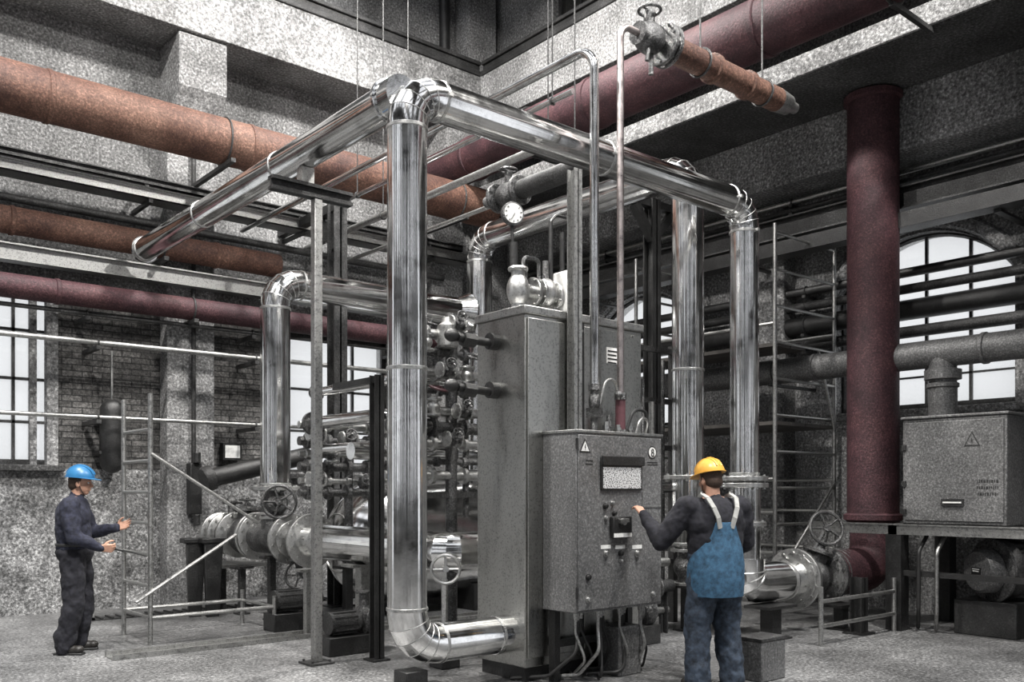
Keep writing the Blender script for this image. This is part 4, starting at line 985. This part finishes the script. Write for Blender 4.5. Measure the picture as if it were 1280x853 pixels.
b = MB(); b.cap((p.x,12.45,1.95),(p.x,12.45,2.62),.15,.15,24); b.build('vessel_body', M['black'], t)
b = MB(); b.bb(p.x-.17,p.x+.17,12.4,NY,2.05,2.09); b.bb(p.x-.17,p.x+.17,12.4,NY,2.5,2.54); b.build('bracket', M['dark'], t)
b = MB(); b.cyl((p.x,12.45,2.75),(p.x,12.45,3.4),.015,seg=8); b.build('feed_tube', M['galv'], t)
for k, (px, lab) in enumerate(((246,'left dark trestle leg stand behind the scaffold brace'),(268,'right dark trestle leg stand next to the valve run end'))):
    q = onD(px,760,11.3); b = MB(); w = .1
    b.prism([(q.x-w,q.y,0),(q.x+w*.6,q.y,0),(q.x+w*1.2,q.y,.95),(q.x-w*1.3,q.y,.95)], None, (.03,.12,0)); b.bb(q.x-.16,q.x+.16,q.y-.02,q.y+.16,.92,.98)
    tag(b.build('trestle', M['black'], bevel=.01), lab, 'trestle')
b = MB(); b.cyl((8.95,12.55,0),(8.95,12.55,TOP),.06,seg=14) if False else b.cyl((9.15,12.6,8.5),(9.15,12.6,TOP),.09,seg=14)
tag(b.build('upright_cylinder', M['black']), 'dark upright cylinder above the crane girder near the hall corner', 'pipe')  # dark vertical cylinder above the girder by the corner pier
# floor channels
for lab, y0 in (('steel floor channel between the scaffold and the thick riser', 8.75), ('dark floor grating strip in front of the far wall', 11.6)):
    b = MB(); b.bb(2.6 if y0 < 9 else 3.2,8.6,y0,y0+.28,0,.012)
    x = 2.7
    while x < 8.5 and y0 > 9: b.bb(max(x,3.2),max(x,3.2)+.03,y0,y0+.28,.012,.03); x += .12
    if y0 < 9: b.bb(2.6,8.6,y0,y0+.04,.012,.05); b.bb(2.6,8.6,y0+.24,y0+.28,.012,.05)
    tag(b.build('floor_channel', M['galv' if y0 < 9 else 'black']), lab, 'floor channel')
# low pipes between control box and worker, and skid beams
for i, (lab, x0, x1, y, z, r, m_) in enumerate((
    ('low pale pipe behind the worker legs, upper one', 6.3, 7.85, 6.6, .78, .05, 'galv'),
    ('low dark pipe behind the worker legs', 6.3, 7.85, 6.55, .52, .07, 'dark'),
    ('low pale pipe behind the worker legs, lowest one', 6.3, 7.85, 6.6, .25, .04, 'galv'),
    ('pale steel pipe right of the cabinet at worker shoulder height', 6.35, 8.6, 6.85, 1.62, .05, 'clad'))):
    t = thing('steel_tube', lab, 'pipe', (x0,y,z)); b = MB(); b.cyl((x0,y,z),(x1,y,z),r,seg=16); b.build('tube_run', M[m_], t)
    b = MB(); b.flange((x0+.3,y,z),(1,0,0),r*1.7,.03,n=6); b.build('flange', M['castiron'], t); b = MB(); b.flange((x1-.25,y,z),(1,0,0),r*1.7,.03,n=6); b.build('flange', M['castiron'], t)
    b = MB(); b.bb(x1-.12+.03*i,x1-.1+.03*i,y-.02,y+.02,0,z-r*.5); b.build('support', M['dark'], t)
t = thing('pipe_rack', 'dark upright rack with small pipes right of the tall cabinet', 'rack', (7.2,7.05,0))
for x in (6.5,7.6,8.5):
    b = MB(); b.bb(x-.04,x+.04,7.02,7.1,0,3.3); b.build('post', M['black'], t)
for z in (.7,1.2,1.55,2.05,2.6,3.2):
    b = MB(); b.bb(6.5,8.5,7.03,7.08,z,z+.06); b.build('cross_bar', M['dark'], t)
for k, x in enumerate((6.75,6.9,7.2,7.35,7.85,8.0,8.2)):
    b = MB(); b.cyl((x,6.96,.1),(x,6.96,3.1-.25*(k % 3)),.022+.012*(k % 2),seg=12); b.build('upright_tube', M['galv' if k % 2 else 'castiron'], t)
gate_valve('small valve with wheel left of the near worker at waist height', (6.95,6.6,.78), (1,0,0), .09, (-.3,-.9,.1), .15, .15)
gate_valve('small valve with pale wheel left of the near worker at head height', (6.75,6.85,1.62), (1,0,0), .07, (0,-.3,1), .12, .1, wm='flange')
gate_valve('small valve on the rack above the near worker', (7.2,6.9,2.1), (0,0,1), .08, (-.3,-.9,.1), .12, .11)
gate_valve('flanged valve on the lower end of the second steel riser', (8.1,6.51,.72), (0,0,1), .15, (-.5,-.85,0), .12, .14)
# ================================================================= PEOPLE
fold = bpy.data.textures.new('cloth folds', 'CLOUDS'); fold.noise_scale = .11; fold.noise_depth = 3
def soften(o, voxel, it=4, disp=0):
    m = o.modifiers.new('fuse', 'REMESH'); m.mode = 'VOXEL'; m.voxel_size = voxel; m.use_smooth_shade = True
    m = o.modifiers.new('smooth', 'SMOOTH'); m.iterations = it; m.factor = .5
    if disp:
        m = o.modifiers.new('folds', 'DISPLACE'); m.texture = fold; m.strength = disp; m.mid_level = .5; m.texture_coords = 'LOCAL'
    return o
def hand(mb, wrist, D, Nn, S, curl=(.5,.6,.4), spread=.06, thumb=.5):
    """D: along the palm, Nn: out of the palm, S: towards the thumb side"""
    D = Vector(D).normalized(); Nn = (Vector(Nn)-D*Vector(Nn).dot(D)).normalized(); S_ = D.cross(Nn)
    if S_.dot(Vector(S)) < 0: S_ = -S_
    w = Vector(wrist)
    for k, (o, L, r) in enumerate(((.033,.072,.0092),(.011,.080,.0095),(-.011,.074,.009),(-.032,.058,.008))):
        base = w+D*(.095-.004*abs(k-1))+S_*o
        mb.cap(w+S_*o*.65, base, .0155, .0125, 10)
        d = (D+S_*(1.5-k)*spread*.6).normalized(); p = base; a = 0
        for j, fr in enumerate((.45,.32,.23)):
            a += curl[j]*(1+.12*k); dd = (d*math.cos(a)+Nn*math.sin(a)); q = p+dd*L*fr; mb.cap(p, q, r*(1-.08*j), r*(.92-.1*j), 10); p = q
    b0 = w+D*.03+S_*.028; t1 = b0+(D*.55+S_*.75+Nn*thumb*.6).normalized()*.038; t2 = t1+(D*.85+S_*.3+Nn*thumb).normalized()*.032; t3 = t2+(D*.95+Nn*thumb*.8).normalized()*.024
    mb.cap(b0, t1, .0155, .0125, 10); mb.cap(t1, t2, .012, .0105, 10); mb.cap(t2, t3, .0105, .0085, 10)
def person(label, loc, heading, J, cloth, hat, style, K=1.15):
    """J: joints in body space (x right, y forward, z up)"""
    root = thing('person', label, 'person', loc)
    h = math.radians(heading); R = Matrix.Rotation(h, 3, 'Z'); L0 = Vector(loc)
    W = lambda p: L0 + R @ Vector(p)
    G = {k: W(v) for k, v in J.items() if k not in ('look','tilt','Lhand','Rhand')}
    V = lambda v: R @ Vector(v)
    # head frame
    yaw, pitch = J['look']; HR = R @ Matrix.Rotation(yaw, 3, 'Z') @ Matrix.Rotation(pitch, 3, 'X'); hc = G['head']
    H = lambda p: hc + HR @ Vector(p)
    b = MB()
    b.ell(H((0,-.008,.025)), (.076,.096,.098), HR); b.ell(H((0,.02,-.035)), (.062,.073,.075), HR); b.ell(H((0,.045,-.085)), (.036,.036,.028), HR)
    b.cap(H((0,.088,.015)), H((0,.108,-.022)), .009, .014, 10); b.ell(H((0,.105,-.027)), (.017,.012,.010), HR, 10, 8)
    b.cap(H((-.03,.083,.032)), H((.03,.083,.032)), .011, .011, 10)
    b.ell(H((.035,.068,-.02)), (.022,.02,.022), HR); b.ell(H((-.035,.068,-.02)), (.022,.02,.022), HR)
    b.cap(H((-.018,.09,-.055)), H((.018,.09,-.055)), .007, .007, 10); b.cap(H((-.015,.087,-.066)), H((.015,.087,-.066)), .007, .007, 10)
    for s in (-1,1):
        b.ell(H((s*.078,-.005,-.012)), (.010,.022,.033), HR, 12, 8)
    b.cap(H((0,-.02,-.06)), G['neck'], .055, .062)
    b.cap(G['neck'], G['chest'], .062, .11); b.cap(G['chest'], G['pelvis'], .11, .11)
    for s in ('L','R'):
        b.cap(G['neck'], G[s+'sh'], .05, .045); b.cap(G[s+'sh'], G[s+'el'], .043, .036); b.cap(G[s+'el'], G[s+'wr'], .037, .024)
        D, Nn, S, cu = J[s+'hand']; hand(b, G[s+'wr'], V(D), V(Nn), V(S), cu)
        b.cap(G[s+'wr'], G[s+'wr']+V(D).normalized()*.02, .024, .02)
        b.cap(G['pelvis'], G[s+'hip'], .09, .075); b.cap(G[s+'hip'], G[s+'kn'], .07, .05); b.cap(G[s+'kn'], G[s+'an'], .05, .035); b.cap(G[s+'an'], G[s+'toe'], .035, .03)
    soften(b.build('body', M['skin'], root, ang=180), .0062, 3)
    for s in (-1,1):
        e = MB(); e.ell(H((s*.031,.078,.008)), (.012,.010,.009), HR, 12, 8); o = e.build('eye', M['white'], root)
        e = MB(); e.ell(H((s*.031,.087,.008)), (.005,.003,.005), HR, 10, 6); e.build('iris', M['hair'], o)
    # hair
    b = MB(); b.ell(H((0,-.02,.028)), (.082,.095,.095), HR); b.ell(H((0,-.05,-.02)), (.068,.062,.062), HR); soften(b.build('hair', M['hair'], root), .008, 3, .006)
    # shirt / jacket
    b = MB(); up = V((0,0,1)); ch, pe, nk = G['chest'], G['pelvis'], G['neck']
    B3 = R
    b.ell(ch+up*.02, (.20*K,.135*K,.21), B3); b.ell(ch-up*.12, (.185*K,.14*K,.2), B3); b.ell((ch+pe)/2, (.178*K,.14*K,.17), B3); b.ell(pe+up*.06, (.178*K,.142*K,.13), B3)
    b.cap(nk-up*.015, nk+up*.02, .072, .066)
    for s in ('L','R'):
        b.cap(nk-up*.04, G[s+'sh'], .07, .08); b.cap(G[s+'sh'], G[s+'el'], .078*K, .063*K); b.cap(G[s+'el'], G[s+'wr'], .063*K, .044)
        b.cap(G[s+'sh'], ch-up*.1, .07, .1)
    soften(b.build('shirt' if style == 'bib' else 'jacket', M[cloth[0]], root), .011, 5, .034)
    # trousers
    b = MB(); b.ell(pe, (.180*K,.15*K,.13), B3)
    if style == 'bib': b.ell(pe+up*.10, (.182*K,.148*K,.12), B3)
    for s in ('L','R'):
        b.cap(G[s+'hip']+up*.05, G[s+'kn'], .105*K, .085*K); b.cap(G[s+'kn'], G[s+'an']-up*.0, .085*K, .08*K)
        b.cap(G[s+'an']+up*.1, G[s+'an']-up*.01, .09, .092)
    tr = soften(b.build('trousers', M[cloth[1]], root), .011, 4, .045)
    if style == 'bib':
        b = MB()      # back panel and seat of the overalls
        n = 12; 
        def ringpt(a, z, k): return (math.sin(a)*(.176*K*k), -math.cos(a)*(.152*K*k), z)
        rows = [(.74,1.2,.99),(.82,1.5,1.04),(.90,1.7,1.065),(.98,1.7,1.06),(1.05,1.5,1.04),(1.12,1.05,1.02),(1.20,.62,.965),(1.28,.48,.955),(1.33,.42,.94)]
        c0 = J['pelvis']; vs = []; fs = []
        for off in (0, 1):
            for (z, am, k) in rows:
                for i in range(n+1):
                    a = -am+2*am*i/n; p = ringpt(a, z, k+(.014 if off else 0)); vs.append(W((p[0]+c0[0], p[1]+c0[1]+.012*(z-.95), p[2])))
        m_ = n+1; T_ = len(rows)*m_
        for r_ in range(len(rows)-1):
            for i in range(n):
                q = [r_*m_+i, r_*m_+i+1, (r_+1)*m_+i+1, (r_+1)*m_+i]; fs.append(q[::-1]); fs.append([k+T_ for k in q])
            for i in (0, n):
                q = [r_*m_+i, (r_+1)*m_+i, (r_+1)*m_+i+T_, r_*m_+i+T_]; fs.append(q)
        for r_ in (0, len(rows)-1):
            for i in range(n): fs.append([r_*m_+i, r_*m_+i+1, r_*m_+i+1+T_, r_*m_+i+T_])
        b.add(vs, fs); bib = b.build('overall_back', M['denim'], root, ang=80)
        m = bib.modifiers.new('sub', 'SUBSURF'); m.levels = 2; m.render_levels = 2
        m = bib.modifiers.new('folds', 'DISPLACE'); m.texture = fold; m.strength = .012; m.texture_coords = 'LOCAL'
        for s in (-1,1):
            b = MB(); pts = [(s*.05,-.172,1.28),(s*.07,-.182,1.36),(s*.10,-.165,1.44),(s*.122,-.11,1.515),(s*.125,-.02,1.545),(s*.11,.08,1.50)]
            for p, q in zip(pts, pts[1:]): b.bar(W((p[0]+c0[0],p[1],p[2])), W((q[0]+c0[0],q[1],q[2])), .036, .012, V((0,-1,.4)))
            b.build('strap', M['strap'], root)
    else:
        b = MB(); b.torus((0,0,0), (0,0,1), 1.0, .06, 36, 8); b.v = [pe+up*(.08+q.z*.25)+V((q.x*.172*K, q.y*.138*K, 0)) for q in b.v]
        b.build('belt', M['rubber'], root)
    # cuffs and boots
    for s in ('L','R'):
        b = MB(); f = (G[s+'toe']-G[s+'an']); f.z = 0; f.normalize(); a = G[s+'an']; g = Vector((a.x,a.y,L0.z))
        z = Vector((0,0,1))
        b.cap(g+z*.055-f*.03, g+z*.045+f*.13, .05, .042); b.cap(g+z*.06, g+z*.17, .052, .055); b.ell(g+z*.05+f*.14, (.05,.05,.04))
        bt = soften(b.build('boot', M['boot'], root), .009, 3)
        b = MB(); S_ = Vector((f.y,-f.x,0)); b.box(g+z*.011+f*.05, (.27,.095,.022), Matrix((f, Vector((-f.y,f.x,0)), z)).transposed()); b.build('sole', M['rubber'], bt, .006)
    # helmet
    b = MB(); prof = [(0,.118),(.02,.1175),(.05,.108),(.08,.090),(.105,.062),(.12,.03),(.124,.002)]
    n = 32; vs = []; fs = []
    base = (0,-.006,.055)
    for (t, r) in prof:
        for k in range(n):
            a = 2*PI*k/n; vs.append(H((base[0]+math.cos(a)*r*.92, base[1]+math.sin(a)*r*1.12, base[2]+t)))
    for i in range(len(prof)-1):
        for k in range(n): k2 = (k+1) % n; fs.append((i*n+k, i*n+k2, (i+1)*n+k2, (i+1)*n+k))
    fs.append(list(range(n))[::-1]); fs.append([(len(prof)-1)*n+k for k in range(n)])
    b.add(vs, fs); hm = b.build('helmet', M[hat], root, ang=60)
    b = MB(); vs = []; fs = []
    for zz in (0,-.006):
        for k in range(n):
            a = 2*PI*k/n; fr = max(0, math.sin(a)); r0, r1 = .110, .128+.045*fr**2
            for r in (r0, r1): vs.append(H((math.cos(a)*r*.92, base[1]+math.sin(a)*r*1.12, base[2]+.002+zz-(.012*fr if r == r1 else 0))))
    for k in range(n):
        k2 = (k+1) % n; o = 2*n
        fs += [(2*k,2*k+1,2*k2+1,2*k2), (o+2*k,o+2*k2,o+2*k2+1,o+2*k+1), (2*k+1,o+2*k+1,o+2*k2+1,2*k2+1)]
    b.add(vs, fs); b.build('brim', M[hat], hm, ang=50)
    b = MB()
    for s in (-.35,0,.35):
        pts = [H((s*.1+s*.3*.1*math.cos(a), base[1]+math.cos(a)*.118*1.08, base[2]+.012+math.sin(a)*.113*(1-.25*abs(s)))) for a in [PI*(.08+.84*i/10) for i in range(11)]]
        b.sweep(pts, .006, 8)
    b.build('ridge', M[hat], hm)
    b = MB()
    for s in (-1,1): b.sweep([H((s*.098,-.01,.055)), H((s*.086,.0,.0)), H((s*.06,.03,-.08)), H((0,.045,-.118))], .004, 6)
    b.build('chin_strap', M['rubber'], hm)
    return root
# near worker: back to us, left hand on the switches of the control box
hd = -24.0
h_ = math.radians(hd); RL = Vector((5.86,4.44,0)); Rin = Matrix.Rotation(-h_, 3, 'Z')
def loc(w): return tuple(Rin @ (Vector(w)-RL))
J = dict(pelvis=(0,0,.96), chest=(0,.0,1.30), neck=(-.01,.02,1.50), head=(-.015,.055,1.655),
    Lsh=(-.225,.02,1.44), Lel=loc((5.52,4.70,1.17)), Lwr=loc((5.575,4.935,1.375)), Rsh=(.225,.01,1.435), Rel=(.30,.06,1.15), Rwr=(.17,.30,1.05),
    Lhip=(-.10,0,.90), Rhip=(.10,0,.90), Lkn=(-.14,.03,.50), Rkn=(.13,.05,.50), Lan=(-.17,-.03,.09), Ran=(.15,.0,.09), Ltoe=(-.19,.11,.04), Rtoe=(.17,.14,.04),
    look=(.22,-.18),
    Lhand=(tuple(Rin @ Vector((.05,.20,.17))), tuple(Rin @ Vector((.1,.9,-.9))), (1,0,0), (.35,.55,.4)),
    Rhand=((-.3,.9,.1), (-.2,-.1,-1), (-1,0,0), (.4,.5,.4)))
person('person in yellow helmet and blue bib overalls reaching to the control box', tuple(RL), hd, J, ('navy','trouser'), 'hatY', 'bib', 1.26)
# far worker: sideways at left, forearms held forward
J = dict(pelvis=(0,-.02,.97), chest=(0,-.03,1.29), neck=(0,.0,1.50), head=(0,.035,1.645),
    Lsh=(-.19,-.02,1.42), Lel=(-.25,.08,1.16), Lwr=(-.16,.33,1.20), Rsh=(.19,-.02,1.42), Rel=(.25,.03,1.13), Rwr=(.17,.26,1.02),
    Lhip=(-.09,-.01,.91), Rhip=(.09,-.01,.91), Lkn=(-.11,.04,.50), Rkn=(.12,.0,.50), Lan=(-.12,-.02,.09), Ran=(.13,-.08,.09), Ltoe=(-.14,.12,.04), Rtoe=(.16,.06,.04),
    look=(0,-.06),
    Lhand=((.05,1,.35), (.9,0,.3), (0,0,1), (.25,.3,.2)),
    Rhand=((-.05,1,-.05), (-.9,.1,.2), (0,.1,1), (.7,.9,.7)))
LW = Vector((2.47,9.48,0)); HDG = -118
person('person in blue helmet and dark coveralls standing at left beside the ladder frame', tuple(LW), HDG, J, ('navy2','navy'), 'hatB', 'jacket')
R_ = Matrix.Rotation(math.radians(HDG), 3, 'Z'); W_ = lambda p: LW + R_ @ Vector(p)
t = thing('hand_tool', 'dark long hand tool held out by the far worker', 'tool', W_((.13,.37,1.0)))
b = MB(); b.cyl(W_((.125,.28,1.035)), W_((.12,.45,.99)), .014, seg=10); b.build('grip', M['rubber'], t)
b = MB(); b.bar(W_((.12,.44,.995)), W_((.10,.66,.93)), .03, .012); b.build('blade', M['dark'], t)
# ================================================================= LIGHT AND CAMERA
sc = bpy.context.scene
w = bpy.data.worlds.new('overcast sky'); sc.world = w; w.use_nodes = True
bg = w.node_tree.nodes['Background']; bg.inputs['Color'].default_value = (.93,.95,1,1); bg.inputs['Strength'].default_value = 1.0
sun = bpy.data.lights.new('sun', 'SUN'); sun.energy = 2.6; sun.angle = math.radians(12); so = bpy.data.objects.new('sun', sun); C.objects.link(so)
so.rotation_euler = (math.radians(28), math.radians(-18), math.radians(20))
k_ = 0
for (x, y) in ((1.2,3.2),(.6,8.2),(7,2),(6.3,8.6)):  # unseen lamps added for top light and to brighten the left side
    t = thing('added_fill_lamp', 'added unseen bell-shaped fill lamp hanging high under the roof', 'lamp', (x,y,9.8), 'added fill lamps under the roof')
    b = MB(); b.lathe((x,y,9.8),(0,0,1),[(0,.32),(.02,.31),(.22,.16),(.3,.08),(.36,.06)],28); b.build('lamp_shade', M['dark'], t)
    b = MB(); b.cyl((x,y,10.15),(x,y,TOP-.1),.012,seg=6); b.build('suspension_rod', M['dark'], t)
    l = bpy.data.lights.new('added_fill_lamp_light', 'AREA'); l.shape = 'DISK'; l.size = .55; l.energy = 650; l.color = (1,.97,.93)
    o = bpy.data.objects.new('added_fill_lamp_light', l); C.objects.link(o); o.location = (x,y,9.78)
cam = bpy.data.cameras.new('camera'); cam.sensor_width = 36; cam.lens = 36*F/1280; cam.shift_y = (HY-426.5)/1280; cam.clip_end = 200
co = bpy.data.objects.new('camera', cam); C.objects.link(co); co.location = (0,0,EYE)
co.rotation_euler = (PI/2, 0, -math.atan2(SS, CC)); sc.camera = co
vs_ = sc.view_settings; vs_.view_transform = 'Standard'; vs_.look = 'None'; vs_.gamma = 1; vs_.exposure = .45; vs_.use_curve_mapping = False
sc.cycles.max_bounces = 6; sc.cycles.diffuse_bounces = 3; sc.cycles.glossy_bounces = 4; sc.cycles.transparent_max_bounces = 8
sc.cycles.use_denoising = True
